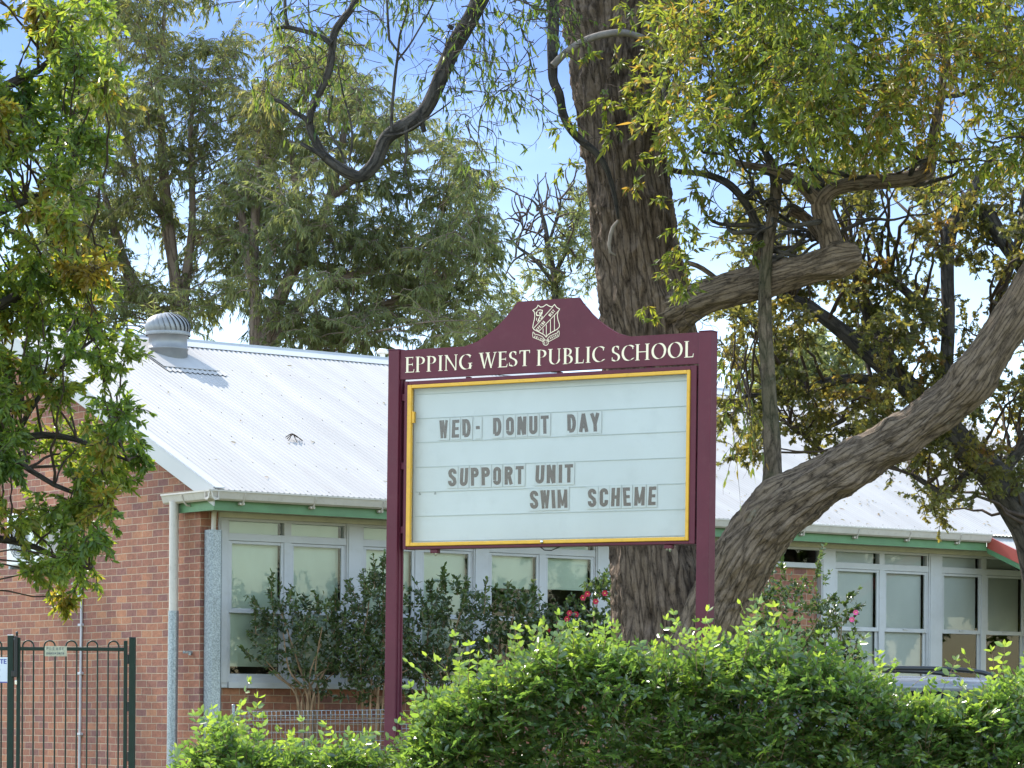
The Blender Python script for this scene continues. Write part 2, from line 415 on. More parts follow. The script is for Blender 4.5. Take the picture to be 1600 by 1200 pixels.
class Twigs:
    """many thin 4-sided twigs in one mesh, or any tapered bough"""
    def __init__(s): s.V, s.F, s.U, s.o = [], [], [], 0
    def add(s, P, R, n=4):
        P = np.asarray(P, float); R = np.asarray(R, float)
        if P.ndim == 2: P, R = P[None], R[None]
        N, K, _ = P.shape
        T = np.gradient(P, axis=1); T = norm(T)
        ref = np.where(np.abs(T[..., 2:3]) < 0.9, np.array([0, 0, 1.0]), np.array([1.0, 0, 0]))
        a = norm(np.cross(T, ref)); b = np.cross(T, a)
        ang = np.arange(n) * 2 * np.pi / n
        V = P[:, :, None] + R[:, :, None, None] * (a[:, :, None] * np.cos(ang)[None, None, :, None] + b[:, :, None] * np.sin(ang)[None, None, :, None])
        i, k, j = np.meshgrid(np.arange(N), np.arange(K - 1), np.arange(n), indexing='ij')
        ix = lambda kk, jj: s.o + (i * K + kk) * n + (jj % n)
        Fq = np.stack([ix(k, j), ix(k, j + 1), ix(k + 1, j + 1), ix(k + 1, j)], -1).reshape(-1, 4)
        ln = np.concatenate([np.zeros((N, 1)), np.cumsum(np.linalg.norm(np.diff(P, axis=1), axis=2), 1)], 1)
        uu = lambda kk, jj: np.stack([jj / n * 2 * np.pi * R[i, kk], ln[i, kk]], -1)
        U = np.stack([uu(k, j), uu(k, j + 1), uu(k + 1, j + 1), uu(k + 1, j)], -2).reshape(-1, 4, 2)
        s.V.append(V.reshape(-1, 3)); s.F.append(Fq); s.U.append(U); s.o += N * K * n
    def build(s, name, material, parent):
        return fast_mesh(name, np.concatenate(s.V), np.concatenate(s.F), material, parent, uv=np.concatenate(s.U).reshape(-1, 2), smooth=True)

def catmull(P, n):
    P = np.asarray(P, float)
    Q = np.concatenate([[2 * P[0] - P[1]], P, [2 * P[-1] - P[-2]]])
    out = []
    for t in np.linspace(0, len(P) - 1 - 1e-6, n):
        i = int(t); f = t - i
        a, b, c, d = Q[i:i + 4]
        out.append(0.5 * (2 * b + (c - a) * f + (2 * a - 5 * b + 4 * c - d) * f * f + (3 * b - a - 3 * c + d) * f ** 3))
    return np.array(out)

def limb_px(path, Y, step=0.06):
    """path of (u, v, half width px[, depth]) -> resampled centre line and radii in metres"""
    pts = []
    for q in path:
        y = q[3] if len(q) > 3 else Y
        pts.append(np.append(PX(q[0], q[1], y), q[2] * y / F))
    pts = np.array(pts)
    ln = np.sum(np.linalg.norm(np.diff(pts[:, :3], axis=0), axis=1))
    c = catmull(pts, max(6, int(ln / step)))
    return c[:, :3], np.maximum(c[:, 3], 0.002)

def bark_limb(name, P, R, material, parent, n=48, amp=0.05, fu=9.0, fv=1.6, cap=True, knob=0.05, bumps=()):
    """a bough with real fissured relief; P (K,3), R (K,)"""
    K = len(P)
    T = norm(np.gradient(P, axis=0))
    nn = np.cross(T[0], [0, 1, 0.01]); nn /= np.linalg.norm(nn)
    A = []
    for t in T:
        nn = nn - t * np.dot(nn, t); nn /= np.linalg.norm(nn); A.append(nn.copy())
    A = np.array(A); B = np.cross(T, A)
    ln = np.concatenate([[0], np.cumsum(np.linalg.norm(np.diff(P, axis=0), axis=1))])
    ang = np.arange(n) * 2 * np.pi / n
    cx = np.cos(ang)[None] * R[:, None]; sy = np.sin(ang)[None] * R[:, None]
    q = np.stack([cx * fu, sy * fu, np.repeat(ln[:, None], n, 1) * fv], -1)
    rid = 1 - np.abs(2 * fbm(q + 3.1, 4) - 1) ** 0.7 * 2.0
    big = fbm(q * np.array([0.25, 0.25, 0.5]) + 11.7, 3) - 0.5
    rr = R[:, None] * (1 + big * knob * 4) + np.minimum(R[:, None], 0.3) * amp * (rid - 0.5) * 1.6
    V = P[:, None] + A[:, None] * (np.cos(ang)[None, :, None] * rr[..., None]) + B[:, None] * (np.sin(ang)[None, :, None] * rr[..., None])
    for (bp_, brad, bz, bh) in bumps:               # knots (outward) and hollows (inward): point, radius, vertical stretch, height
        q_ = (V - bp_) / np.array([brad, brad, brad * bz])
        w_ = np.exp(-np.sum(q_ * q_, axis=-1))
        V = V + norm(V - P[:, None]) * (w_ * bh)[..., None]
    V = V.reshape(-1, 3)
    k, j = np.meshgrid(np.arange(K - 1), np.arange(n), indexing='ij')
    Fq = np.stack([k * n + j, k * n + (j + 1) % n, (k + 1) * n + (j + 1) % n, (k + 1) * n + j], -1).reshape(-1, 4)
    r0 = np.median(R)
    uvf = lambda kk, jj: np.stack([jj / n * 2 * np.pi * r0, ln[kk]], -1)
    U = np.stack([uvf(k, j), uvf(k, j + 1), uvf(k + 1, j + 1), uvf(k + 1, j)], -2).reshape(-1, 4, 2)
    if cap:
        c0 = len(V)
        V = np.concatenate([V, [P[-1] + T[-1] * R[-1] * 0.15]])
        j = np.arange(0, n, 2)
        base = (K - 1) * n
        Fq = np.concatenate([Fq, np.stack([base + j, base + (j + 1) % n, base + (j + 2) % n, np.full_like(j, c0)], -1)])
        U = np.concatenate([U, np.zeros((len(j), 4, 2))])
    return fast_mesh(name, V, Fq, material, parent, uv=U.reshape(-1, 2), smooth=True)

def shoots(starts, dirs, lens, K, droop=0.15, wob=0.15):
    """random wandering shoots -> (N,K,3)"""
    n = len(starts)
    p = starts.copy(); d = norm(dirs)
    out = [p.copy()]
    for k in range(K - 1):
        d = norm(d + rng.normal(size=(n, 3)) * wob + np.array([0, 0, -1.0]) * np.asarray(droop).reshape(-1, 1))
        p = p + d * (lens / (K - 1))[:, None]
        out.append(p.copy())
    return np.stack(out, 1)

def leaves_on(lv, P, per, L, W, hang, spread, tint, tvar=0.16, kmin=1, Lvar=0.25, flat=0.0):
    """scatter leaves on shoots P (N,K,3); tint (N,) base tint of each shoot"""
    N, K, _ = P.shape
    idx = np.repeat(np.arange(N), (K - kmin) * per)
    t = rng.uniform(kmin - 0.5, K - 1, size=len(idx))
    k0 = np.minimum(t.astype(int), K - 2); f = (t - k0)[:, None]
    base = P[idx, k0] * (1 - f) + P[idx, k0 + 1] * f
    d = norm(P[idx, k0 + 1] - P[idx, k0])
    m = len(idx)
    D = norm(d * 0.7 + rand_dir(m) * spread + np.array([0, 0, -1.0]) * hang)
    Nn = norm(rand_dir(m) + np.array([0, 0, 1.0]) * flat)
    l = L * np.exp(rng.normal(size=m) * Lvar); w = W * np.exp(rng.normal(size=m) * Lvar * 0.8)
    lv.add(base, D, Nn, l, w, tint[idx] + rng.normal(size=m) * tvar)

def in_poly(pt, poly):
    x, y = pt; c = False
    for i in range(len(poly)):
        (x1, y1), (x2, y2) = poly[i], poly[i - 1]
        if (y1 > y) != (y2 > y) and x < (x2 - x1) * (y - y1) / (y2 - y1) + x1: c = not c
    return c

def bezier(a, b, c, n):
    t = np.linspace(0, 1, n)[:, None]
    return a * (1 - t) ** 2 + b * 2 * t * (1 - t) + c * t * t

# ------------------------------------------------------------------ materials
M = dict(
    brick=brick_mat('red_brick'),
    frame=mat('pale_window_paint', (0.43, 0.425, 0.43), 0.5, var=0.06, vscale=3, dirt=0.25, dirtcol=(0.3, 0.27, 0.22)),
    cream=mat('cream_fascia_paint', (0.5, 0.47, 0.37), 0.55, var=0.08, dirt=0.2, dirtcol=(0.25, 0.22, 0.15)),
    green=mat('green_fascia_paint', (0.088, 0.19, 0.085), 0.5, var=0.15, vscale=4, dirt=0.35, dirtcol=(0.07, 0.12, 0.07)),
    red=mat('red_barge_paint', (0.36, 0.07, 0.05), 0.5, var=0.1),
    gutter=mat('beige_gutter_metal', (0.48, 0.43, 0.38), 0.4, spec=0.5, var=0.06, dirt=0.35, dirtcol=(0.2, 0.17, 0.14)),
    roof=mat('pale_roof_sheet', (0.32, 0.302, 0.285), 0.6, spec=0.2, var=0.10, vscale=0.8, dirt=0.35, dirtcol=(0.27, 0.23, 0.2), st=(4.0, 0.5, 0.5)),
    roofcap=mat('pale_roof_capping', (0.37, 0.365, 0.36), 0.5, spec=0.4, var=0.06, vscale=1.5),
    barge=mat('grey_barge_metal', (0.40, 0.395, 0.385), 0.45, spec=0.5, var=0.05, vscale=1.2),
    galv=mat('galvanised_steel', (0.27, 0.30, 0.325), 0.42, metal=0.55, var=0.38, vscale=55, bump=0.05),
    vent=mat('grey_vent_metal', (0.22, 0.217, 0.213), 0.45, metal=0.3, var=0.1, vscale=5, dirt=0.2, dirtcol=(0.25, 0.23, 0.2)),
    blind=mat('pale_green_blind', (0.53, 0.585, 0.50), 0.85, spec=0.1, var=0.05, vscale=2.0, bump=0.1, bscale=300),
    blind2=mat('grey_blind', (0.47, 0.47, 0.46), 0.85, spec=0.1, var=0.05, vscale=2.0, bump=0.1, bscale=300),
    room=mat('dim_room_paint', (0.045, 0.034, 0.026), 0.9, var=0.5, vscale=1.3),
    glass=glass_mat('window_glass'),
    acrylic=glass_mat('clear_acrylic', (0.97, 0.98, 0.985), 0.6),
    maroon=mat('maroon_sign_paint', (0.094, 0.0135, 0.026), 0.45, spec=0.25, var=0.10, vscale=3.5, dirt=0.2, dirtcol=(0.15, 0.06, 0.065), bump=0.04, bscale=25),
    cream_vinyl=mat('cream_vinyl_letter', (0.78, 0.66, 0.47), 0.5, var=0.05),
    yellow=mat('yellow_frame_paint', (0.64, 0.34, 0.025), 0.5, var=0.07, vscale=9, dirt=0.45, dirtcol=(0.3, 0.16, 0.03)),
    board=mat('white_letter_board', (0.56, 0.575, 0.575), 0.5, spec=0.3, var=0.06, vscale=1.6, dirt=0.35, dirtcol=(0.40, 0.42, 0.42)),
    track=mat('grey_letter_track', (0.33, 0.37, 0.37), 0.5, var=0.08),
    tile=mat('clear_letter_tile', (0.50, 0.515, 0.512), 0.45, var=0.04, vscale=20),
    ink=mat('dark_letter_ink', (0.055, 0.026, 0.03), 0.6, var=0.2, vscale=30),
    dgreen=mat('dark_green_powdercoat', (0.008, 0.024, 0.017), 0.42, spec=0.3, var=0.15, vscale=12),
    black=mat('black_metal', (0.012, 0.012, 0.014), 0.4, var=0.2),
    plate=mat('worn_notice_plate', (0.42, 0.41, 0.30), 0.5, var=0.2, vscale=25, dirt=0.5, dirtcol=(0.16, 0.16, 0.12)),
    platew=mat('white_notice_panel', (0.62, 0.65, 0.72), 0.5, var=0.04),
    blue=mat('blue_notice_ink', (0.03, 0.05, 0.30), 0.5, var=0.1),
    greyink=mat('faded_grey_ink', (0.13, 0.14, 0.14), 0.6, var=0.3, vscale=40),
    white=mat('white_plastic', (0.66, 0.66, 0.64), 0.45, var=0.06, dirt=0.2, dirtcol=(0.4, 0.37, 0.3)),
    steel=mat('bright_bolt_steel', (0.62, 0.62, 0.62), 0.25, metal=0.9, var=0.05),
    conduit=mat('pale_conduit', (0.42, 0.40, 0.42), 0.45, var=0.12, vscale=3),
    carpaint=mat('silver_car_paint', (0.16, 0.165, 0.18), 0.2, spec=0.7, var=0.05),
    carglass=mat('dark_car_glass', (0.02, 0.022, 0.025), 0.05, spec=0.8, var=0.05),
    tyre=mat('tyre_rubber', (0.02, 0.02, 0.02), 0.85, var=0.2),
    rim=mat('wheel_alloy', (0.5, 0.5, 0.52), 0.3, metal=0.8, var=0.05),
    lens=mat('car_lamp_lens', (0.5, 0.08, 0.06), 0.1, spec=0.7, var=0.05),
    ground=mat('dry_lawn_soil', (0.10, 0.11, 0.045), 0.95, var=0.45, vscale=0.8, bump=0.4, bscale=9, dirt=0.6, dirtcol=(0.16, 0.12, 0.08)),
    bark=bark_mat('gum_bark', (0.036, 0.024, 0.017), (0.25, 0.180, 0.130), 24, 3.4, lichen=0.35, bump=1.0),
    bark2=bark_mat('limb_bark', (0.042, 0.030, 0.022), (0.31, 0.230, 0.165), 34, 4.2, lichen=0.5, bump=0.9),
    bark3=bark_mat('oak_bark', (0.018, 0.016, 0.014), (0.095, 0.082, 0.07), 22, 4.0, lichen=0.25, bump=0.8),
    bark4=bark_mat('far_gum_bark', (0.075, 0.055, 0.042), (0.25, 0.19, 0.15), 12, 1.5, bump=0.6),
    mossbark=bark_mat('mossy_shoot_bark', (0.035, 0.028, 0.018), (0.21, 0.16, 0.115), 22, 5.0, lichen=0.4, moss=0.35, bump=0.9),
    twig=mat('dark_twig', (0.06, 0.043, 0.034), 0.9, spec=0.2, var=0.3, vscale=12),
    paletwig=mat('pale_dead_twig', (0.19, 0.16, 0.135), 0.9, spec=0.2, var=0.3, vscale=12),
    stem=mat('orange_brown_stem', (0.23, 0.145, 0.085), 0.85, spec=0.2, var=0.3, vscale=12),
    l_near=leaf_mat('bright_leaf', [(0, (0.045, 0.090, 0.026)), (0.5, (0.105, 0.158, 0.036)), (0.85, (0.17, 0.20, 0.04)), (1, (0.23, 0.17, 0.04))], (2.3, 2.2, 0.9), 0.58, 0.36),
    l_gum=leaf_mat('gum_leaf', [(0, (0.055, 0.095, 0.028)), (0.5, (0.105, 0.142, 0.032)), (0.85, (0.175, 0.185, 0.04)), (1, (0.22, 0.14, 0.05))], (2.2, 2.1, 0.9), 0.56, 0.42),
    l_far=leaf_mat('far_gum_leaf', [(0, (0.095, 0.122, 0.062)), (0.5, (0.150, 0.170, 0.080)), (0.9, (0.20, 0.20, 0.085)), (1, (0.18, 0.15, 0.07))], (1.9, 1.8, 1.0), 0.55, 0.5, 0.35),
    l_oak=leaf_mat('autumn_oak_leaf', [(0, (0.075, 0.084, 0.032)), (0.45, (0.115, 0.115, 0.040)), (0.75, (0.17, 0.14, 0.042)), (1, (0.20, 0.105, 0.04))], (2.0, 1.8, 0.9), 0.6, 0.5, 0.3),
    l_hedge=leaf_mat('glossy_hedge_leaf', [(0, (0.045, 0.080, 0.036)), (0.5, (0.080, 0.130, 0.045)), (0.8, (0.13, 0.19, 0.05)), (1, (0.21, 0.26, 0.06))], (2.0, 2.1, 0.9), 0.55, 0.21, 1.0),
    l_shrub=leaf_mat('dark_glossy_shrub_leaf', [(0, (0.042, 0.064, 0.028)), (0.6, (0.072, 0.102, 0.038)), (1, (0.12, 0.16, 0.05))], (1.8, 1.9, 0.9), 0.38, 0.24, 0.9),
    flower=mat('crimson_petal', (0.45, 0.012, 0.05), 0.6, var=0.25, vscale=30),
    pink=mat('pink_petal', (0.70, 0.10, 0.28), 0.6, var=0.2, vscale=30),
    stamen=mat('yellow_stamen', (0.7, 0.5, 0.05), 0.7, var=0.1),
    litter=mat('dry_leaf_litter', (0.10, 0.065, 0.045), 0.9, var=0.4, vscale=8),
)

# ------------------------------------------------------------------ ground
g = MB()
g.add([(-700, -60, 0), (700, -60, 0), (700, 1500, 0), (-700, 1500, 0)], [(0, 1, 2, 3)])
tag(g.build('ground', M['ground']), kind='structure')

# ================================================================== SCHOOL BUILDING
# local frame: x along the window front, y inward (away from the viewer), z up; origin at the near brick corner
B0 = np.array([-3.647, 35.82, 0.0]); BYAW = math.radians(37.5)
bu = np.array([math.cos(BYAW), math.sin(BYAW), 0]); bt = np.array([-math.sin(BYAW), math.cos(BYAW), 0])
def BW(u, t, z): return B0 + bu * u + bt * t + np.array([0, 0, z])
def to_b(P):
    q = np.asarray(P) - B0
    return np.dot(q, bu), np.dot(q, bt), q[2]
bld = tag(empty('school_building', B0, BYAW), 'long red brick school block with white corrugated roof and cream-framed windows', 'building')
LEN, HALF, OV = 17.2, 4.83, 0.5
PITCH = 0.452
ZE = 4.06                                           # roof height at the eave edge (t = -OV)
def zroof(t): return ZE + (t + OV) * PITCH if t <= HALF else ZE + (2 * HALF - t + OV) * PITCH
W2 = 2 * HALF

# gable wall, with its opening-free brick face
b = MB()
b.prism([(0.0, 0), (W2, 0), (W2, zroof(W2) - 0.06), (HALF, zroof(HALF) - 0.06), (0.0, zroof(0) - 0.06)], 0, 0.0, 0.25)
b.build('gable_wall', M['brick'], bld)
b = MB()
b.box(0.25, LEN, 0.03, 0.25, 0, 1.78)
b.box(8.13, 9.86, 0.05, 0.22, 1.78, 3.50)           # brick infill of the bay with only a high window
b.build('front_wall', M['brick'], bld)
b = MB()                                            # the other walls
b.box(0.25, LEN - 0.25, W2 - 0.25, W2, 0, zroof(W2) - 0.08)
b.box(LEN - 0.25, LEN, 0.25, W2, 0, zroof(W2) - 0.08)
b.build('back_wall', M['brick'], bld)
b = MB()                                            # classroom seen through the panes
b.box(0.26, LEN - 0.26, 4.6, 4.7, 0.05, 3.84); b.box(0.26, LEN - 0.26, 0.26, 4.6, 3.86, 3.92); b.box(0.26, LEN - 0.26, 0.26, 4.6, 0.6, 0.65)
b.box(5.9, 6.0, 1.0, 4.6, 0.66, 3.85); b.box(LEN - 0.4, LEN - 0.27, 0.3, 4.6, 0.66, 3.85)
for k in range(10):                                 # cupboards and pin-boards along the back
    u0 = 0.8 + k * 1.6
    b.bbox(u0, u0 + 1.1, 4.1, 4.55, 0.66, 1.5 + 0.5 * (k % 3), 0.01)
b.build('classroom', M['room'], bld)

# roof sheet: real corrugations down the slope
def corrugated(u0, u1, rows, dz=0.0, per=0.076, amp=0.0085):
    nu = int((u1 - u0) / per * 6)
    uu = np.linspace(u0, u1, nu)
    V = np.concatenate([np.stack([uu, np.full(nu, t), np.full(nu, z + dz) + amp * np.cos(2 * np.pi * uu / per)], 1) for t, z in rows])
    i, j = np.meshgrid(np.arange(len(rows) - 1), np.arange(nu - 1), indexing='ij')
    Fq = np.stack([i * nu + j, i * nu + j + 1, (i + 1) * nu + j + 1, (i + 1) * nu + j], -1).reshape(-1, 4)
    return V, Fq
V1, F1 = corrugated(-0.10, LEN + 0.1, [(-OV, zroof(-OV)), (1.9, zroof(1.9)), (HALF, zroof(HALF))])
V2, F2 = corrugated(-0.10, LEN + 0.1, [(HALF, zroof(HALF)), (W2 + OV, zroof(W2 + OV))])
roof = fast_mesh('roof', np.concatenate([V1, V2]), np.concatenate([F1, F2 + len(V1)]), M['roof'], bld, smooth=True)
b = MB()                                            # ridge capping with rolled edge
cz = zroof(HALF)
b.prism([(HALF - 0.22, zroof(HALF - 0.22) + 0.016), (HALF - 0.03, cz + 0.015), (HALF - 0.015, cz + 0.045), (HALF + 0.015, cz + 0.045), (HALF + 0.03, cz + 0.015),
         (HALF + 0.22, zroof(HALF + 0.22) + 0.016), (HALF + 0.22, zroof(HALF + 0.22) + 0.012), (HALF, cz - 0.0), (HALF - 0.22, zroof(HALF - 0.22) + 0.012)], 0, -0.13, LEN + 0.12)
b.build('ridge_capping', M['roofcap'], roof)
b = MB()                                            # screws on every third crest
for r_ in range(7):
    t = -0.42 + r_ * 0.84
    for k in range(int(LEN / 0.304)):
        u = -0.0 + k * 0.304 + (0.076 if r_ % 2 else 0)
        z = zroof(t) + 0.0085
        s_ = 0.0075
        b.add([(u - s_, t, z), (u, t - s_, z), (u + s_, t, z), (u, t + s_, z), (u, t, z + 0.012)], [(0, 1, 4), (1, 2, 4), (2, 3, 4), (3, 0, 4)])
tag(b.build('roof_screws', M['litter'], roof), kind='stuff')
# verge (barge) capping down the gable, both slopes
b = MB()
th = 0.02
for sgn in (1, -1):
    T = lambda t: t if sgn == 1 else W2 - t
    for (ua, ub, z0, z1) in ((-0.135, -0.115, -0.19, 0.03), (-0.135, 0.02, 0.015, 0.03)):
        poly = [(T(-OV), zroof(-OV) + z0), (T(HALF) , zroof(HALF) + z0), (T(HALF), zroof(HALF) + z1), (T(-OV), zroof(-OV) + z1)]
        b.prism(poly, 0, ua if z0 < 0 else ua - 0.002, ub)
b.build('barge_capping', M['barge'], bld)
b = MB()
for sgn in (1, -1):
    T = lambda t: t if sgn == 1 else W2 - t
    poly = [(T(-OV + 0.1), zroof(-OV + 0.1) - 0.205), (T(HALF), zroof(HALF) - 0.205), (T(HALF), zroof(HALF) - 0.17), (T(-OV + 0.1), zroof(-OV + 0.1) - 0.17)]
    b.prism(poly, 0, -0.112, -0.002)
b.build('barge_mould', M['green'], bld)

# eave: soffit, green fascia and beige quad gutter, both returning round the gable corner
GE = 12.62                                          # where the lower porch roof begins
b = MB()
b.box(-0.10, LEN, -OV + 0.06, 0.0, 3.845, 3.865)
b.build('soffit', M['cream'], bld)
b = MB()
b.box(-0.085, GE, -OV + 0.035, -OV + 0.06, 3.825, 4.00)
b.box(-0.11, -0.085, -OV + 0.035, 0.42, 3.825, 3.99)
b.build('fascia', M['green'], bld)
b = MB()
def gut(w0):                                        # profile: (out from fascia, z)
    return [(0, 4.045), (0, 3.945), (0.055, 3.935), (0.085, 3.955), (0.112, 4.035), (0.122, 4.035), (0.122, 4.055), (0.10, 4.055), (0.075, 3.975), (0.012, 3.96), (0.012, 4.045)]
fy = -OV + 0.035
b.prism([(fy - o, z) for o, z in gut(0)], 0, -0.11 - 0.122, GE)
fx = -0.11
b.prism([(fx - o, z - 0.004) for o, z in gut(0)], 1, fy - 0.12, 0.52)
gutter = b.build('gutter', M['gutter'], bld)
# prism along y: its profile is (x, z)
for k in range(13):                                 # gutter brackets
    b = MB(); u0 = 0.25 + k * 0.98
    b.tube([(u0, fy - 0.001, 3.90), (u0, fy - 0.04, 3.90), (u0, fy - 0.07, 3.925), (u0, fy - 0.115, 4.02)], 0.012, 6)
    b.bbox(u0 - 0.035, u0 + 0.035, fy - 0.05, fy - 0.002, 3.895, 3.925, 0.005)
    if u0 < GE - 0.1: b.build('gutter_bracket', M['gutter'], gutter)
b = MB()
b.tube([(fx - 0.002, 0.05, 3.90), (fx - 0.04, 0.05, 3.90), (fx - 0.07, 0.05, 3.925), (fx - 0.118, 0.05, 4.02)], 0.012, 6)
b.build('gutter_bracket', M['gutter'], gutter)

# downpipe (painted above, galvanised socket below), clipped pipe guard, thin conduit
b = MB()
b.tube([(-0.175, 0.30, 3.96), (-0.175, 0.30, 2.66)], 0.055, 16)
dp = b.build('downpipe', M['gutter'], bld)
b = MB()
b.tube([(-0.175, 0.30, 2.68), (-0.185, 0.31, 0.0)], 0.062, 16)
b.build('lower_pipe', M['galv'], dp)
b = MB()
b.bbox(-0.12, -0.002, 0.15, 0.18, 2.18, 2.21, 0.004); b.tube([(-0.03, 0.165, 2.195), (-0.03, 0.165, 2.16)], 0.022, 8)
b.build('pipe_clip', M['galv'], dp)
b = MB()                                            # folded galvanised guard over the second pipe
b.prism([(0.045, -0.02), (0.045, -0.13), (0.075, -0.15), (0.19, -0.15), (0.215, -0.13), (0.215, -0.02)], 2, 0.9, 3.62)
pg = b.build('pipe_guard', M['galv'], bld)
b = MB(); b.tube([(0.135, -0.085, 3.84), (0.125, -0.085, 3.60)], 0.03, 12); b.build('guarded_pipe', M['gutter'], pg)
b = MB()
b.tube([(-0.02, 2.35, 4.42), (-0.02, 2.70, 4.42), (-0.02, 2.74, 4.38), (-0.02, 2.74, 2.6), (-0.025, 2.77, 0.0)], 0.017, 8)
for z in (2.55, 1.95, 1.2): b.bbox(-0.045, -0.001, 2.71, 2.79, z, z + 0.03, 0.003)
b.tube([(-0.02, 2.74, 3.08), (-0.02, 2.98, 3.08)], 0.014, 8); b.tube([(-0.02, 2.74, 2.92), (-0.02, 2.92, 2.92)], 0.014, 8)
b.build('conduit', M['conduit'], bld)

# window front: posts between the bays, head rail, then a window unit in each bay
posts = [(0.24, 0.37), (2.05, 2.29), (3.96, 4.20), (5.92, 6.17), (7.88, 8.12), (9.87, 10.13), (11.93, 12.19), (13.90, 14.15), (15.85, 16.1)]
ZS, ZT = 1.78, 3.78
for (a, c) in posts:
    b = MB(); b.bbox(a, c, -0.03, 0.10, ZS + 0.002, ZT - 0.001, 0.006)
    b.bbox(a + 0.02, c - 0.02, -0.042, -0.031, ZS + 0.06, ZT - 0.03, 0.004)
    b.build('window_post', M['frame'], bld)
b = MB(); b.bbox(0.24, 16.1, -0.035, 0.10, ZT, 3.843, 0.004); b.build('head_rail', M['cream'], bld)
rails = {0: 2.06, 1: None}
for i in range(len(posts) - 1):
    u0, u1 = posts[i][1], posts[i + 1][0]
    wroot = empty('window', (0, 0, 0)); wroot.parent = bld
    high_only = (i == 4)
    um = (u0 + u1) / 2 if i != 4 else None
    zb = 3.50 if high_only else ZS
    b = MB()
    y0, y1 = -0.012, 0.07
    b.bbox(u0, u1, y0, y1, zb, zb + (0.07 if high_only else 0.13), 0.004)        # sill
    if not high_only: b.bbox(u0 - 0.005, u1 + 0.005, y0 - 0.05, y0 + 0.001, zb + 0.0, zb + 0.075, 0.006)
    b.bbox(u0, u1, y0 + 0.002, y1, ZT - 0.035, ZT - 0.001, 0.004)
    ztr = (3.515, 3.60)
    if not high_only: b.bbox(u0, u1, y0 - 0.006, y1, ztr[0], ztr[1], 0.004)
    for uu in (u0, u1 - 0.022): b.box(uu, uu + 0.022, y0 + 0.004, y1 - 0.002, zb + 0.07, ZT - 0.035)
    if um: b.bbox(um - 0.05, um + 0.05, y0 - 0.003, y1, zb + 0.07, ZT - 0.03, 0.004)
    b.build('frame', M['frame'], wroot)
    cells = [(u0 + 0.022, um - 0.05), (um + 0.05, u1 - 0.022)] if um else [(u0 + 0.022, u1 - 0.022)]
    gp, sp = MB(), MB()
    for (a, c) in cells:
        gp.add([(a, 0.03, (3.60 if not high_only else zb + 0.07)), (c, 0.03, (3.60 if not high_only else zb + 0.07)), (c, 0.03, ZT - 0.035), (a, 0.03, ZT - 0.035)], [(0, 1, 2, 3)])
        if high_only: continue
        w = 0.042
        for (za, zc, yo) in ((2.665, 3.512, 0.0), (1.90, 2.70, 0.028)):          # two sashes, the lower one set back
            ya, yb = -0.004 + yo, 0.022 + yo
            sp.bbox(a, a + w, ya, yb, za, zc, 0.003); sp.bbox(c - w, c, ya, yb, za, zc, 0.003)
            sp.bbox(a + w, c - w, ya + 0.0015, yb - 0.001, za, za + (0.055 if yo == 0 else 0.05), 0.003); sp.bbox(a + w, c - w, ya + 0.0015, yb - 0.001, zc - w * 0.8, zc, 0.003)
            gp.add([(a + w, ya + 0.014, za + 0.05), (c - w, ya + 0.014, za + 0.05), (c - w, ya + 0.014, zc - 0.03), (a + w, ya + 0.014, zc - 0.03)], [(0, 1, 2, 3)])
        sp.bbox((a + c) / 2 - 0.05, (a + c) / 2 + 0.04, -0.02, -0.005, 2.70, 2.715, 0.003)   # catch
    gp.build('pane', M['glass'], wroot)
    if sp.v: sp.build('sash', M['frame'], wroot)
    for q, (a, c) in enumerate(cells):              # roller blinds
        if high_only: continue
        zlow = {0: (2.055, 2.03), 1: (1.99, 1.95), 2: (3.09, 3.10), 3: (2.2, 2.3), 4: (2, 2), 5: (1.93, 1.93), 6: (2.69, 2.69), 7: (2.69, 2.69)}[i][q]
        bl = MB(); n = 14
        yb = 0.075
        ub = [a + 0.004 + (c - a - 0.04) * k / n for k in range(n + 1)]
        v = [(x, yb + 0.003 * math.sin(k * 1.1 + i), z) for z in (zlow, 3.84) for k, x in enumerate(ub)]
        bl.add(v, [(k, k + 1, n + 2 + k, n + 1 + k) for k in range(n)], smooth=True)
        bl.box(ub[0], ub[-1], yb - 0.008, yb + 0.008, zlow - 0.018, zlow - 0.001)
        bl.build('blind', M['blind'] if i < 5 else M['blind2'], wroot)

# lower porch roof carried out from the eave at the right
por = empty('porch', (0, 0, 0)); por.parent = bld
PW = 2.4
def zp(t): return 3.995 + (t + OV) * 0.40
V1, F1 = corrugated(GE + 0.03, LEN + 0.1, [(-OV - PW, zp(-OV - PW)), (-OV + 0.15, zp(-OV + 0.15))])
pr = fast_mesh('porch_roof', V1, F1, M['roof'], por, smooth=True)
b = MB()
b.prism([(-OV - PW, zp(-OV - PW) - 0.14), (-OV + 0.03, zp(-OV + 0.03) - 0.14), (-OV + 0.03, zp(-OV + 0.03) + 0.03), (-OV - PW, zp(-OV - PW) + 0.03)], 0, GE, GE + 0.028)
b.build('barge_board', M['red'], por)
b = MB()
b.prism([(-OV - PW, zp(-OV - PW) - 0.215), (-OV + 0.03, zp(-OV + 0.03) - 0.215), (-OV + 0.03, zp(-OV + 0.03) - 0.142), (-OV - PW, zp(-OV - PW) - 0.142)], 0, GE + 0.004, GE + 0.04)
b.build('barge_mould', M['green'], por)
for u0 in (GE + 0.2, LEN - 0.2):
    b = MB(); b.bbox(u0, u0 + 0.09, -OV - PW + 0.1, -OV - PW + 0.19, 0, zp(-OV - PW) - 0.1, 0.006); b.build('porch_post', M['frame'], por)

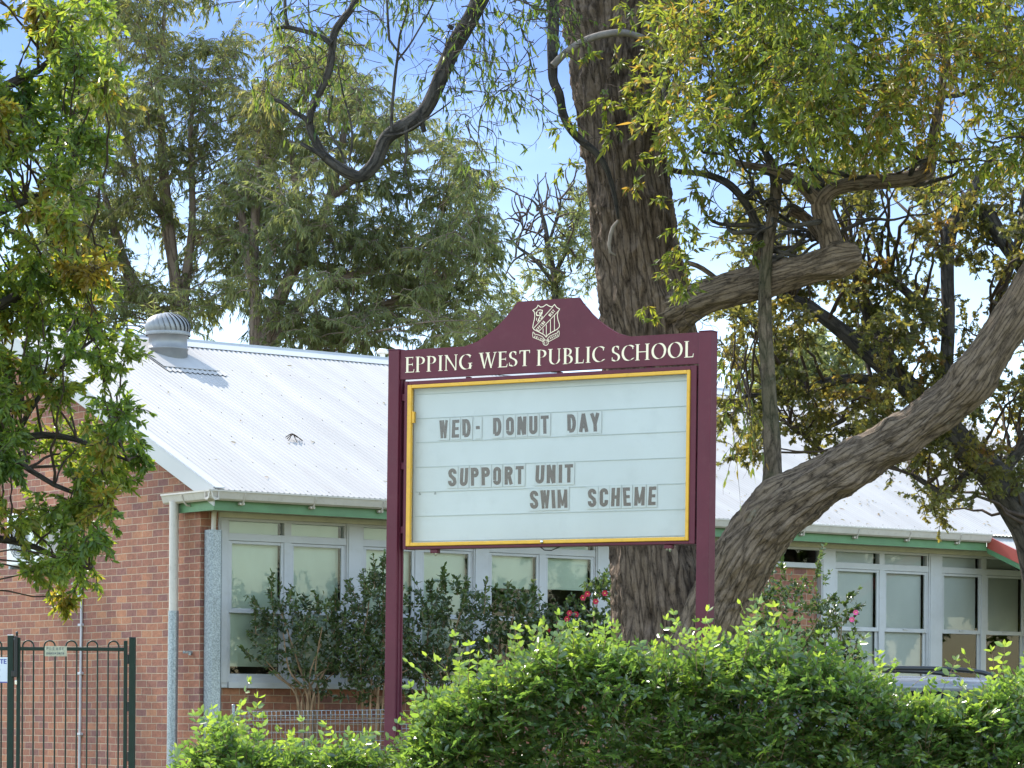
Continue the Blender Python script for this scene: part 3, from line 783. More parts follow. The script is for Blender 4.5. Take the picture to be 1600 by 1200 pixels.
# turbine roof ventilator
VU, VT = 2.13, 4.29
vz = zroof(VT)
vent = empty('roof_ventilator', (VU, VT, vz))
VD = -0.06; vent.parent = bld
b = MB()
b.prism([(-0.62, -0.62 * PITCH + 0.022), (0.42, 0.42 * PITCH + 0.022), (0.42, 0.42 * PITCH + 0.03), (-0.62, -0.62 * PITCH + 0.03)], 0, -0.42, 0.42)
v1, f1 = corrugated(-0.46, 0.46, [(-0.75, -0.75 * PITCH + 0.014), (0.5, 0.5 * PITCH + 0.014)])
b.add(v1.tolist(), f1.tolist(), smooth=True)
b.build('flashing', M['roof'], vent)
b = MB()
b.lathe([(0.27, -0.18), (0.262, 0.10), (0.272, 0.105), (0.272, 0.12), (0.258, 0.125), (0.252, 0.27), (0.27, 0.275), (0.27, 0.29)], (0, 0, VD), 40)
b.build('throat', M['vent'], vent)
b = MB()                                            # overlapping curved blades
NB = 26
prof = []
for k in range(13):
    a = k / 12
    ph = -0.42 + a * (math.pi / 2 + 0.42)
    prof.append((0.305 * max(math.cos(ph), 0.0) ** 0.82 + 0.0, 0.40 + 0.185 * math.sin(ph) + (0.0 if ph > 0 else 0.02 * ph)))
for q in range(NB):
    v, f = [], []
    for k, (r_, z) in enumerate(prof):
        tw = -0.55 * (k / 12) ** 1.4
        for e, rs in ((0.0, 1.0), (0.5, 0.985), (1.22, 0.90)):
            a = 2 * math.pi * (q + e) / NB + tw
            v.append((r_ * rs * math.cos(a), r_ * rs * math.sin(a), VD + z - (0.012 if e > 1 else 0)))
    for k in range(len(prof) - 1):
        for e in range(2): f.append((k * 3 + e, k * 3 + e + 1, (k + 1) * 3 + e + 1, (k + 1) * 3 + e))
    b.add(v, f, smooth=True)
b.lathe([(0.0, 0.592), (0.06, 0.59), (0.085, 0.575)], (0, 0, VD), 20)
b.lathe([(0.295, 0.285), (0.30, 0.30), (0.29, 0.335)], (0, 0, VD), 40)
b.build('turbine_dome', M['vent'], vent)
# small capped flue pipes behind the ridge
for (uu, h) in ((3.3, 0.26), (6.35, 0.42)):
    t_ = HALF + 0.55
    b = MB(); z = zroof(t_)
    b.tube([(uu, t_, z - 0.05), (uu, t_, z + h)], 0.04, 10)
    b.lathe([(0.0, 0.07), (0.05, 0.065), (0.085, 0.03), (0.085, 0.0), (0.0, 0.0)], (uu, t_, z + h), 14)
    b.build('flue_pipe', M['white'], bld)

# air conditioner on the gable wall, behind the leaves
ac = tag(empty('air_conditioner', BW(-0.02, 3.6, 3.2), BYAW), 'white split air conditioner unit on the brick gable behind leaves', 'air conditioner')
b = MB(); b.bbox(-0.36, -0.04, -0.42, 0.42, 0.12, 0.78, 0.02); b.build('casing', M['white'], ac)
b = MB()
for k in range(7):
    r_ = 0.05 + k * 0.032
    b.tube([(-0.372, 0.08 + r_ * math.cos(a * math.pi / 12), 0.45 + r_ * math.sin(a * math.pi / 12)) for a in range(25)], 0.005, 5, cap=False)
for k in range(6):
    a = k * math.pi / 6
    b.tube([(-0.377, 0.08 - 0.25 * math.cos(a), 0.45 - 0.25 * math.sin(a)), (-0.377, 0.08 + 0.25 * math.cos(a), 0.45 + 0.25 * math.sin(a))], 0.004, 5)
b.build('fan_grille', M['greyink'], ac)
for y in (-0.3, 0.3):
    b = MB(); b.box(-0.38, 0.018, y - 0.02, y + 0.02, 0.08, 0.118); b.box(-0.02, 0.018, y - 0.021, y + 0.021, -0.12, 0.079); b.build('wall_bracket', M['galv'], ac)

# twigs and leaf litter lying on the roof
tw = Twigs()
c = BW(2.14, 1.31, zroof(1.31) + 0.02)
for k in range(5):
    d = bu * rng.normal() + (bt + np.array([0, 0, PITCH])) * rng.normal(); d /= np.linalg.norm(d)
    P = np.stack([c - d * 0.09, c + np.array([0, 0, 0.05 + 0.03 * rng.random()]), c + d * 0.13])
    tw.add(catmull(P, 8), np.full(8, 0.006))
tag(tw.build('fallen_twig', M['twig'], None), 'small dark fallen twig lying on the white roof', 'twig')
lv = Leaves()
n = 900
u = rng.uniform(0.1, LEN, n); t = rng.uniform(-0.4, HALF - 0.3, n)
keep = rng.random(n) < np.where(u > 8, 1.0, 0.10)
u, t = u[keep], t[keep]; n = len(u)
base = np.array([BW(a, c_, zroof(c_) + 0.014) for a, c_ in zip(u, t)])
rn = -bt * PITCH + np.array([0, 0, 1.0])
d = rand_dir(n); d -= rn * (d @ rn)[:, None] / (rn @ rn)
lv.add(base, norm(d), np.repeat(norm(rn)[None], n, 0) + rand_dir(n) * 0.3, np.full(n, 0.07) * rng.uniform(0.4, 1.2, n), np.full(n, 0.022), rng.uniform(0.6, 1, n))
tag(lv.build('roof_leaf_litter', 'oval', M['l_oak'], None), 'brown fallen leaves scattered over the school roof', 'leaf litter', kind='stuff')

# ================================================================== SIGN
SY = math.radians(-32.3); SLEAN = 0.007
sR = np.array([math.cos(SY), math.sin(SY), 0]); sN = np.array([math.sin(SY), -math.cos(SY), 0])
SC = PX(860, 720, F / 230.0)
sign = tag(empty('school_sign', (0, 0, 0)), 'maroon school notice sign with yellow-edged white letter board on two posts', 'sign')
sign.matrix_world = Matrix.Translation(Vector((*(SC[:2] - sR[:2] * 2.5 * SLEAN), 0))) @ Matrix.Rotation(SY, 4, 'Z') @ Matrix.Rotation(SLEAN, 4, 'Y')
Sinv = sign.matrix_world.inverted()
def sl(u, v, y=0.0):
    """pixel -> sign-local (a, z) on the plane y behind the front"""
    P = Sinv @ Vector(ray_plane(u, v, SC - sN * y, sN))
    return P.x, P.z
# local y points away from the viewer; posts from y = 0
def post(a0, a1, top):
    b = MB()
    b.bbox(a0, a1, 0.0, 0.09, 0.0, top, 0.004)
    b.bbox(a0 - 0.003, a1 + 0.003, -0.003, 0.093, top + 0.0005, top + 0.006, 0.002)
    return b
pl = post(-1.353, -1.262, 4.038).build('post', M['maroon'], sign)
b = MB()
for y in (0.022, 0.062): b.box(-1.2615, -1.256, y, y + 0.012, 0, 4.03)     # channel lips on the post side
for z in (1.35, 1.62, 2.0, 2.4, 3.0, 3.5): b.lathe([(0.0, 0.006), (0.006, 0.003), (0.007, 0)], (0, 0, 0), 8) if False else b.box(-1.2615, -1.2585, 0.044, 0.052, z, z + 0.008)
b.build('fixing_channel', M['maroon'], pl)
post(1.132, 1.226, 4.034).build('post', M['maroon'], sign)
# header board with the ogee shoulders
hb = []
zt, zf = 4.035, 4.318
fr = [(0, 0), (0.12, 0.045), (0.25, 0.10), (0.37, 0.19), (0.48, 0.29), (0.60, 0.41), (0.69, 0.52), (0.77, 0.62), (0.83, 0.72), (0.92, 0.85), (1.0, 1.0)]
prof = [(-1.258, 3.829), (1.128, 3.826), (1.128, zt - 0.003)]
prof += [(0.605 - x * (0.605 - 0.192), zt - 0.003 + y * (zf - zt + 0.003)) for x, y in fr]
prof += [(-0.292 - (1 - x) * (0.726 - 0.292), zt + y * (zf - zt)) for x, y in fr[::-1]]
prof += [(-1.258, zt)]
b = MB(); b.prism(prof, 1, 0.012, 0.045)
hdr = b.build('header_board', M['maroon'], sign)
HY = 0.012

# ---- lettering
def rect(x0, x1, y0, y1): return [(x0, y0), (x1, y0), (x1, y1), (x0, y1)]
def pen(pts, w=0.145, ang=14):
    a = math.radians(ang); nx, ny = math.cos(a) * w / 2, math.sin(a) * w / 2
    out = []
    for (x0, y0), (x1, y1) in zip(pts, pts[1:]):
        q = [(x0 - nx, y0 - ny), (x0 + nx, y0 + ny), (x1 + nx, y1 + ny), (x1 - nx, y1 - ny)]
        out.append(q)
    return out
def arc(cx, cy, rx, ry, a0, a1, n=14):
    return [(cx + rx * math.cos(math.radians(a0 + (a1 - a0) * k / n)), cy + ry * math.sin(math.radians(a0 + (a1 - a0) * k / n))) for k in range(n + 1)]
SW, TH, SF = 0.135, 0.05, 0.032
def stem(x, y0=0.0, y1=1.0, s0=True, s1=True, w=SW):
    p = [rect(x, x + w, y0, y1)]
    if s0: p.append(rect(x - 0.065, x + w + 0.065, y0, y0 + SF))
    if s1: p.append(rect(x - 0.065, x + w + 0.065, y1 - SF, y1))
    return p
def serif_glyph(c):
    if c == 'E': return 0.56, stem(0.07) + [rect(0.1, 0.5, 1 - TH, 1), rect(0.1, 0.44, 0.49, 0.49 + TH), rect(0.1, 0.54, 0, TH), [(0.455, 0.82), (0.50, 1), (0.455, 1)], [(0.47, 0.38), (0.47, 0.65), (0.43, 0.54), (0.43, 0.49)], [(0.48, 0), (0.54, 0), (0.57, 0.2), (0.54, 0.2)]]
    if c == 'P': return 0.60, stem(0.07) + pen([(0.1, 0.965)] + arc(0.28, 0.735, 0.235, 0.235, 90, -90) + [(0.17, 0.50)], 0.13, 8)
    if c == 'I': return 0.34, stem(0.1)
    if c == 'N': return 0.82, stem(0.07, w=0.06) + stem(0.66, s0=False, w=0.06) + [[(0.02, 1), (0.17, 1), (0.72, 0), (0.66, 0)], [(0.6, 0.0), (0.72, 0.0), (0.72, 0.2), (0.66, 0.12)]]
    if c == 'G': return 0.78, pen(arc(0.42, 0.5, 0.36, 0.475, 48, 350, 26)[:-2], 0.135, 14) + stem(0.60, 0.04, 0.42, s0=False, w=0.12) + [rect(0.62, 0.67, 0.76, 0.93)]
    if c == 'W': return 1.02, [[(0.03, 1), (0.18, 1), (0.36, 0), (0.28, 0)], [(0.28, 0), (0.33, 0), (0.53, 0.93), (0.48, 0.93)], [(0.42, 1), (0.57, 1), (0.75, 0), (0.67, 0)], [(0.67, 0), (0.72, 0), (0.98, 1), (0.92, 1)], rect(-0.02, 0.26, 1 - SF, 1), rect(0.37, 0.63, 1 - SF, 1), rect(0.83, 1.04, 1 - SF, 1)]
    if c == 'S': return 0.52, pen(arc(0.25, 0.745, 0.17, 0.225, 35, 230, 12) + [(0.25, 0.52)] + arc(0.25, 0.255, 0.19, 0.225, 62, -145, 14), 0.125, 12) + [rect(0.385, 0.43, 0.74, 0.95), rect(0.03, 0.07, 0.06, 0.27)]
    if c == 'T': return 0.64, stem(0.25, s1=False) + [rect(0.02, 0.62, 1 - TH, 1), [(0.02, 0.80), (0.05, 0.80), (0.08, 0.95), (0.02, 1)], [(0.62, 0.80), (0.59, 0.80), (0.56, 0.95), (0.62, 1)]]
    if c == 'U': return 0.80, stem(0.07, 0.3, 1.0, s0=False) + stem(0.62, 0.28, 1.0, s0=False, w=0.06) + pen([(0.138, 0.34)] + arc(0.40, 0.32, 0.258, 0.285, 180, 360, 14), 0.12, 10)
    if c == 'B': return 0.62, stem(0.07) + pen([(0.1, 0.97)] + arc(0.27, 0.76, 0.19, 0.21, 90, -90) + [(0.17, 0.535)], 0.12, 8) + pen([(0.17, 0.535)] + arc(0.30, 0.275, 0.225, 0.25, 90, -90) + [(0.1, 0.028)], 0.13, 8)
    if c == 'L': return 0.54, stem(0.07) + [rect(0.1, 0.5, 0, TH), [(0.46, 0), (0.51, 0), (0.54, 0.22), (0.51, 0.22)]]
    if c == 'C': return 0.70, pen(arc(0.42, 0.5, 0.36, 0.475, 48, 316, 26), 0.135, 14) + [rect(0.62, 0.67, 0.72, 0.92)]
    if c == 'H': return 0.86, stem(0.07) + stem(0.63) + [rect(0.15, 0.7, 0.49, 0.49 + TH)]
    if c == 'O': return 0.86, pen(arc(0.43, 0.5, 0.355, 0.475, 0, 360, 34), 0.135, 14)
def bar(p, q, w):
    dx, dy = q[0] - p[0], q[1] - p[1]; L = math.hypot(dx, dy) or 1
    nx, ny = -dy / L * w / 2, dx / L * w / 2
    return [(p[0] + nx, p[1] + ny), (q[0] + nx, q[1] + ny), (q[0] - nx, q[1] - ny), (p[0] - nx, p[1] - ny)]
def stroke(pts, w, closed=False):
    """even-width stroke with mitred joints"""
    n = len(pts); out = []; off = []
    for i in range(n):
        a = pts[(i - 1) % n] if (closed or i > 0) else pts[i]
        c = pts[(i + 1) % n] if (closed or i < n - 1) else pts[i]
        d1 = Vector((pts[i][0] - a[0], pts[i][1] - a[1])); d2 = Vector((c[0] - pts[i][0], c[1] - pts[i][1]))
        d1 = d1.normalized() if d1.length > 1e-9 else d2.normalized(); d2 = d2.normalized() if d2.length > 1e-9 else d1
        t = (d1 + d2); t = t.normalized() if t.length > 1e-6 else d1
        m = Vector((-t.y, t.x)); k = 1 / max(0.5, m.dot(Vector((-d1.y, d1.x))))
        off.append((m.x * w / 2 * k, m.y * w / 2 * k))
    for i in range(n if closed else n - 1):
        j = (i + 1) % n
        (x0, y0), (x1, y1) = pts[i], pts[j]
        out.append([(x0 + off[i][0], y0 + off[i][1]), (x1 + off[j][0], y1 + off[j][1]), (x1 - off[j][0], y1 - off[j][1]), (x0 - off[i][0], y0 - off[i][1])])
    return out
def sans_glyph(c, w=0.17, W=0.5):
    h = w / 2; R = W - h
    if c == 'W': return [bar((h * .6, 1), (W * .30, 0), w * .95), bar((W * .30, 0), (W * .52, 1), w * .7), bar((W * .52, 1), (W * .76, 0), w * .7), bar((W * .76, 0), (W * 1.04, 1), w * .95)]
    if c == 'E': return [rect(0, w, 0, 1), rect(w, W * .9, 1 - w * .9, 1), rect(w, W * .84, .5 - w * .42, .5 + w * .42), rect(w, W * .92, 0, w * .9)]
    if c == 'D': return stroke([(h, h), (W * .5, h)] + arc(W * .5, .5, W * .5 - h, .5 - h, -90, 90, 10) + [(h, 1 - h), (h, h)], w)
    if c == '-': return [rect(0.12, 0.36, .42, .60)]
    if c == 'O': return stroke([(h, .28), (h, .72)] + arc(W / 2, .74, W / 2 - h, .26 - h, 180, 0, 10) + [(R, .28)] + arc(W / 2, .26, W / 2 - h, .26 - h, 0, -180, 10), w)
    if c == 'C': return stroke([(R, .66)] + arc(W / 2, .74, W / 2 - h, .26 - h, 0, 180, 10) + arc(W / 2, .26, W / 2 - h, .26 - h, 180, 360, 10) + [(R, .36)], w)
    if c == 'G': return stroke([(R, .66)] + arc(W / 2, .74, W / 2 - h, .26 - h, 0, 180, 10) + arc(W / 2, .26, W / 2 - h, .26 - h, 180, 360, 10) + [(R, .48), (W / 2, .48)], w)
    if c == 'N': return [rect(0, w * .95, 0, 1), rect(W - w * .95, W, 0, 1), bar((w * .5, 1), (W - w * .5, 0), w)]
    if c == 'M': return [rect(0, w * .9, 0, 1), rect(W * 1.12 - w * .9, W * 1.12, 0, 1), bar((w * .5, 1), (W * .56, .12), w * .55), bar((W * 1.12 - w * .5, 1), (W * .56, .12), w * .55)]
    if c == 'U': return stroke([(h, 1), (h, .27)] + arc(W / 2, .26, W / 2 - h, .26 - h, 180, 360, 10) + [(R, 1)], w)
    if c == 'T': return [rect(W * .5 - h, W * .5 + h, 0, 1 - w * .9), rect(0, W, 1 - w * .9, 1)]
    if c == 'A': return [bar((h * .7, 0), (W * .5, 1), w), bar((W - h * .7, 0), (W * .5, 1), w), rect(W * .25, W * .75, .2, .2 + w * .8)]
    if c == 'Y': return [rect(W * .5 - h, W * .5 + h, 0, .5), bar((h * .7, 1), (W * .5, .42), w), bar((W - h * .7, 1), (W * .5, .42), w)]
    if c == 'I': return [rect(0.15, 0.15 + w, 0, 1)]
    if c == 'H': return [rect(0, w, 0, 1), rect(W - w, W, 0, 1), rect(w, W - w, .5 - w * .45, .5 + w * .45)]
    if c == 'L': return [rect(0, w, 0, 1), rect(w, W * .9, 0, w * .9)]
    if c == 'P': return [rect(0, w, 0, 1)] + stroke([(w, 1 - h)] + arc(W * .56, .73, W * .44 - h, .27 - h, 90, -90, 9) + [(w, .46 + h)], w)
    if c == 'R': return [rect(0, w, 0, 1), bar((W * .55, .48), (W - h * .8, 0), w)] + stroke([(w, 1 - h)] + arc(W * .56, .74, W * .44 - h, .26 - h, 90, -90, 9) + [(w, .48 + h)], w)
    if c == 'B': return [rect(0, w, 0, 1)] + stroke([(w, 1 - h)] + arc(W * .52, .75, W * .42 - h, .25 - h, 90, -90, 9) + [(w, .5)], w) + stroke([(w, .5)] + arc(W * .56, .26, W * .44 - h, .26 - h, 90, -90, 9) + [(w, h)], w)
    if c == 'S': return stroke([(R, .70)] + arc(W / 2, .75, W / 2 - h, .25 - h, 0, 180, 9) + [(W * .28, .60), (W * .72, .41)] + arc(W / 2, .25, W / 2 - h, .25 - h, 0, -180, 9) + [(h, .32)], w)
    return []
def put(b, polys, f, y, mi=0, thick=0.0):
    """flat vinyl polygons, each a hair above the last so that overlaps never share a plane"""
    for k, p in enumerate(polys):
        ar = sum(p[i - 1][0] * p[i][1] - p[i][0] * p[i - 1][1] for i in range(len(p)))
        if ar < 0: p = p[::-1]
        yy = y - 0.00006 * k
        b.add([(f(x, z)[0], yy, f(x, z)[1]) for x, z in p], [tuple(range(len(p)))], mi)

words = [('EPPING', (633, 582.5), (738, 577.0)), ('WEST', (748.5, 576), (828.5, 571.5)), ('PUBLIC', (838.5, 571.5), (944.5, 565.5)), ('SCHOOL', (955.5, 565.5), (1084, 558))]
for wd, p0, p1 in words:
    lt = MB()
    a0, z0 = sl(*p0, HY); a1, z1 = sl(*p1, HY)
    gl = [serif_glyph(c) for c in wd]
    sp = 0.075
    tot = sum(g_[0] for g_ in gl) + sp * (len(gl) - 1)
    hgt = 0.108; sx = (a1 - a0) / tot
    x = a0
    for adv, polys in gl:
        f = lambda px, pz, x=x: (x + px * sx, z0 + (z1 - z0) * (x + px * sx - a0) / (a1 - a0) + pz * hgt)
        put(lt, polys, f, HY - 0.0012)
        x += (adv + sp) * sx
    lt.build('lettering', M['cream_vinyl'], hdr)

# ---- crest: shield outline, diagonal band, stripes, rearing lion, ribbon
cr_ = MB()
def cf(px, py):                                     # crest pixels (zoomed 12x at 820, 460) -> local
    return sl(820 + px / 12.0, 460 + py / 12.0, HY)
lw = 1.0
def cstroke(pts, w, closed=False):
    put(cr_, stroke([cf(*p) for p in pts], w, closed), lambda x, z: (x, z), HY - 0.0012 - 0.0002 * len(cr_.f) / 40)
shield = [(250, 205), (300, 240), (345, 232), (407, 188), (470, 225), (515, 235), (560, 190), (600, 245), (655, 275), (625, 330), (612, 400), (625, 480), (652, 560), (650, 610), (610, 655), (500, 715), (440, 755), (403, 800),
          (360, 755), (270, 705), (175, 660), (152, 620), (165, 540), (185, 470), (192, 390), (180, 330), (155, 300), (210, 265), (240, 235)]
cstroke(shield, 0.0056, True)
cstroke([(530, 230), (165, 640)], 0.0048); cstroke([(632, 312), (265, 695)], 0.0048)
for x, y0, y1 in ((345, 640, 735), (405, 565, 780), (483, 480, 715), (557, 395, 680)): cstroke([(x, y0), (x, y1)], 0.0048)
for (cx, cy, txt) in ((300, 590, 'EPPING'), (508, 352, 'WEST')):
    n = len(txt); hgt = 56.0; step = 38.0
    ang = math.atan2(-410, 365)
    for k, c in enumerate(txt):
        o = (k - (n - 1) / 2) * step
        bx, by = cx + o * math.cos(ang), cy + o * math.sin(ang)
        polys = sans_glyph(c, 0.17, 0.46)
        def f(px, pz, bx=bx, by=by):
            lx, ly = (px - 0.23) * hgt, (pz - 0.5) * hgt
            return cf(bx + lx * math.cos(ang) + ly * math.sin(ang), by + lx * math.sin(ang) - ly * math.cos(ang))
        put(cr_, polys, f, HY - 0.0013)
for pts, w in (([(240, 300), (290, 290), (335, 300), (330, 340), (295, 330)], 0.005), ([(240, 320), (215, 350), (230, 395), (262, 395)], 0.0075), ([(270, 330), (285, 360), (320, 350)], 0.0055),
               ([(330, 350), (290, 410), (262, 470), (245, 520)], 0.0065), ([(262, 395), (300, 380)], 0.006), ([(225, 440), (222, 490)], 0.005), ([(320, 400), (330, 430), (300, 465)], 0.0055), ([(262, 470), (280, 500)], 0.005)):
    cstroke(pts, w)
for pts in ([(155, 705), (175, 712), (178, 740), (260, 760), (330, 790), (372, 838), (345, 885), (270, 850), (160, 808), (150, 770), (155, 705)],
            [(645, 685), (622, 690), (618, 718), (540, 752), (470, 785), (425, 835), (455, 885), (520, 850), (640, 785), (650, 740), (645, 685)]): cstroke(pts, 0.004)
cstroke(arc(395, 905, 50, 50, 0, 360, 18)[:-1], 0.0045, True)
for (x0, y0, x1, y1, txt) in ((190, 790, 340, 845, 'ANIMO'), (450, 838, 615, 758, 'LABORE'), (378, 905, 414, 905, 'ET')):
    n = len(txt); ang = math.atan2(y1 - y0, x1 - x0)
    for k, c in enumerate(txt):
        q = k / (n - 1); bx, by = x0 + (x1 - x0) * q, y0 + (y1 - y0) * q
        polys = sans_glyph(c, 0.16, 0.5); hgt = 40.0
        def f(px, pz, bx=bx, by=by, ang=ang, hgt=hgt):
            lx, ly = (px - 0.25) * hgt, (pz - 0.5) * hgt
            return cf(bx + lx * math.cos(ang) + ly * math.sin(ang), by + lx * math.sin(ang) - ly * math.cos(ang))
        put(cr_, polys, f, HY - 0.0013)
cr_.build('crest', M['cream_vinyl'], hdr)

# ---- cabinet with the letter board
A0, A1, Z0, Z1 = -1.186, 1.070, 2.658, 3.786        # outer edge of the yellow frame
b = MB()
b.bbox(A0 - 0.03, A0 - 0.001, 0.006, 0.12, Z0 - 0.022, Z1 + 0.028, 0.003); b.bbox(A1 + 0.001, A1 + 0.046, 0.006, 0.12, Z0 - 0.022, Z1 + 0.028, 0.003)
b.bbox(A0, A1, 0.008, 0.12, Z1 + 0.001, Z1 + 0.027, 0.003); b.bbox(A0, A1, 0.008, 0.12, Z0 - 0.021, Z0 - 0.001, 0.003)
b.box(A0, A1, 0.10, 0.119, Z0, Z1)
for z in (2.75, 3.2, 3.68): b.bbox(A1 + 0.047, 1.131, 0.03, 0.06, z, z + 0.05, 0.003)      # side fixings to the posts
for z in (2.75, 3.2, 3.68): b.bbox(-1.2555, A0 - 0.031, 0.03, 0.06, z, z + 0.05, 0.003)
for a in (-0.72, 0.02, 0.72): b.bbox(a, a + 0.03, 0.03, 0.06, Z1 + 0.0285, 3.8255, 0.001)   # header spacers
cab = b.build('cabinet', M['maroon'], sign)
b = MB()
wv, wh = 0.033, 0.025
b.bbox(A0, A0 + wv, -0.004, 0.03, Z0, Z1, 0.004); b.bbox(A1 - wv * 0.7, A1, -0.004, 0.03, Z0, Z1, 0.004)
b.bbox(A0 + wv, A1 - wv * 0.7, -0.003, 0.03, Z1 - wh, Z1, 0.004); b.bbox(A0 + wv, A1 - wv * 0.7, -0.003, 0.03, Z0, Z0 + wh, 0.004)
b.bbox(A0 + wv + 0.0005, A0 + wv + 0.02, 0.004, 0.03, 3.52, 3.60, 0.003)       # hinge leaf
fr_ = b.build('door_frame', M['yellow'], cab)
b = MB()
b.lathe([(0.0, 0.012), (0.008, 0.012), (0.011, 0.008), (0.011, 0)], (0, 0, 0), 14)
a_, z_ = sl(847.5, 846.5)
b.v = [(a_ + x, -0.004 - z, z_ + y) for x, y, z in b.v]
b.build('door_lock', M['steel'], cab)
PYB = 0.075
b = MB(); b.box(A0 + 0.002, A1 - 0.002, PYB, PYB + 0.01, Z0 + 0.002, Z1 - 0.002)
brd = b.build('message_board', M['board'], sign)
b = MB()
zl = [sl(648, y, PYB)[1] for y in (617, 654.5, 692, 730.5, 769, 807, 846)]
for z in zl: b.box(A0 + 0.03, A1 - 0.004, PYB - 0.005, PYB - 0.0005, z - 0.0022, z + 0.0022)
b.build('letter_track', M['track'], brd)
for px_, py_ in ((656, 771.5), (680, 770.5)):
    b = MB()
    a_, z_ = sl(px_, py_, PYB - 0.004)
    put(b, stroke([(a_ - 0.008, z_ - 0.008), (a_, z_ + 0.008), (a_ + 0.008, z_ - 0.006), (a_ - 0.006, z_ - 0.008)], 0.004), lambda x, z: (x, z), PYB - 0.0056)
    b.build('letter_remnant', M['greyink'], brd)
rows = [(('W', 215, 258), ('E', 275, 312), ('D', 330, 372), ('-', 397, 420), ('D', 483, 525), ('O', 548, 588), ('N', 603, 648), ('U', 663, 705), ('T', 722, 762), ('D', 855, 898), ('A', 912, 960), ('Y', 970, 1018)),
        (('S', 258, 300), ('U', 315, 355), ('P', 372, 412), ('P', 425, 468), ('O', 483, 523), ('R', 540, 582), ('T', 595, 635), ('U', 693, 737), ('N', 750, 795), ('I', 810, 828), ('T', 840, 882)),
        (('S', 668, 710), ('W', 720, 768), ('I', 778, 796), ('M', 805, 855), ('S', 957, 1000), ('C', 1015, 1058), ('H', 1072, 1115), ('E', 1135, 1172), ('M', 1188, 1240), ('E', 1257, 1295))]
base_line = [((236, 336), (995, 303)), ((278, 577), (860, 558)), ((690, 689), (1275, 671))]
for (lets, ((xa, ya), (xb, yb))) in zip(rows, base_line):
    for (c, x0, x1) in lets:
        xm = (x0 + x1) / 2; yv = ya + (yb - ya) * (xm - xa) / (xb - xa)
        p0, zb_ = sl(620 + x0 / 3.2, 580 + yv / 3.2, PYB - 0.004); p1, _ = sl(620 + x1 / 3.2, 580 + yv / 3.2, PYB - 0.004)
        H = 0.125
        b = MB()
        mid_ = (p0 + p1) / 2; hw = max((p1 - p0) / 2 + 0.010, 0.022)
        tilt = rng.normal() * 0.004
        b.bbox(mid_ - hw, mid_ + hw, PYB - 0.0075, PYB - 0.0052, zb_ - 0.014, zb_ + H + 0.014, 0.0008, mi=0)
        polys = sans_glyph(c, 0.205, 0.5)
        xs = [x for p in polys for x, _z in p]; lo, hi = min(xs), max(xs)
        if c == '-': lo, hi = 0.10, 0.38
        k_ = (p1 - p0) / (hi - lo)
        put(b, polys, lambda x, z: (p0 + (x - lo) * k_ + z * tilt, zb_ + z * H), PYB - 0.0079, mi=1)
        b.build('letter_tile', [M['tile'], M['ink']], brd)
b = MB(); b.box(A0 + wv + 0.001, A1 - wv * 0.7 - 0.001, 0.016, 0.019, Z0 + wh + 0.001, Z1 - wh - 0.001)
b.build('cover_pane', M['acrylic'], cab)
for px_, py_ in ((675, 862), (1041, 860)):
    a_, z_ = sl(px_, py_)
    b = MB(); b.bbox(a_ - 0.03, a_ + 0.03, 0.02, 0.06, Z0 - 0.05, Z0 - 0.0225, 0.004)
    hb_ = b.build('lower_bracket', M['maroon'], sign)
    b = MB(); b.lathe([(0.0, -0.022), (0.008, -0.018), (0.009, 0.0)], (a_ + 0.012, 0.03, Z0 - 0.05), 8); b.lathe([(0.0, -0.014), (0.006, -0.01), (0.007, 0.0)], (a_ - 0.012, 0.03, Z0 - 0.05), 8)
    b.build('bolt', M['steel'], hb_)
a_, z_ = sl(838, 857); a2_, _ = sl(872, 857)
b = MB(); b.tube([(a_, 0.05, Z0 - 0.02), (a_ + 0.035, 0.05, Z0 - 0.042), (a_ + 0.09, 0.05, Z0 - 0.045), (a2_, 0.05, Z0 - 0.015)], 0.004, 6); b.build('cable', M['black'], sign)

# ================================================================== GATE, FENCE, NOTICES
YG = 32.5
def gp(u, v): p = PX(u, v, YG); return p[0], p[2]
gx0 = gp(120, 1014)[0]
gate = tag(empty('metal_gate', (gx0, YG, 0)), 'dark green loop-topped steel gate before the brick gable', 'gate')
fen = tag(empty('loop_top_fence', (gp(5, 1014)[0], YG, 0)), 'dark green loop-topped fence panel at the latch side of the gate', 'fence')
fx0 = gp(5, 1014)[0]
zr = gp(100, 1014)[1]; ztop = gp(100, 1000)[1]
RP = 0.0085
def loops(us, x0, zrail, rad_px=8.3):
    """pickets joined in pairs by round loops above the rail"""
    out = []
    for k in range(0, len(us) - 1, 2):
        xa, xb = gp(us[k], 1014)[0] - x0, gp(us[k + 1], 1014)[0] - x0
        r = (xb - xa) / 2; cx = (xa + xb) / 2; zc = ztop - RP - r
        pts = [(xa, 0, 0.10), (xa, 0, 0.8), (xa, 0, zc)] + [(cx - r * math.cos(t), 0, zc + r * math.sin(t)) for t in np.linspace(0.15, math.pi - 0.15, 11)] + [(xb, 0, zc), (xb, 0, 0.8), (xb, 0, 0.10)]
        out.append(pts)
    return out
us = [35.5, 52.5, 69, 86, 103, 120, 136.2, 152.4, 169, 185.5]
for pts in loops(us, gx0, zr):
    b = MB(); b.tube(pts, RP, 8); b.build('picket_loop', M['dgreen'], gate)
xs0, xs1 = gp(27.5, 1014)[0] - gx0, gp(199, 1014)[0] - gx0
b = MB(); b.bbox(xs0 + 0.03, xs1 - 0.038, -0.0185, 0.0185, zr - 0.019, zr + 0.019, 0.004); b.build('rail', M['dgreen'], gate)
b = MB(); b.bbox(xs0 + 0.03, xs1 - 0.038, -0.0185, 0.0185, 0.12, 0.158, 0.004); b.build('rail', M['dgreen'], gate)
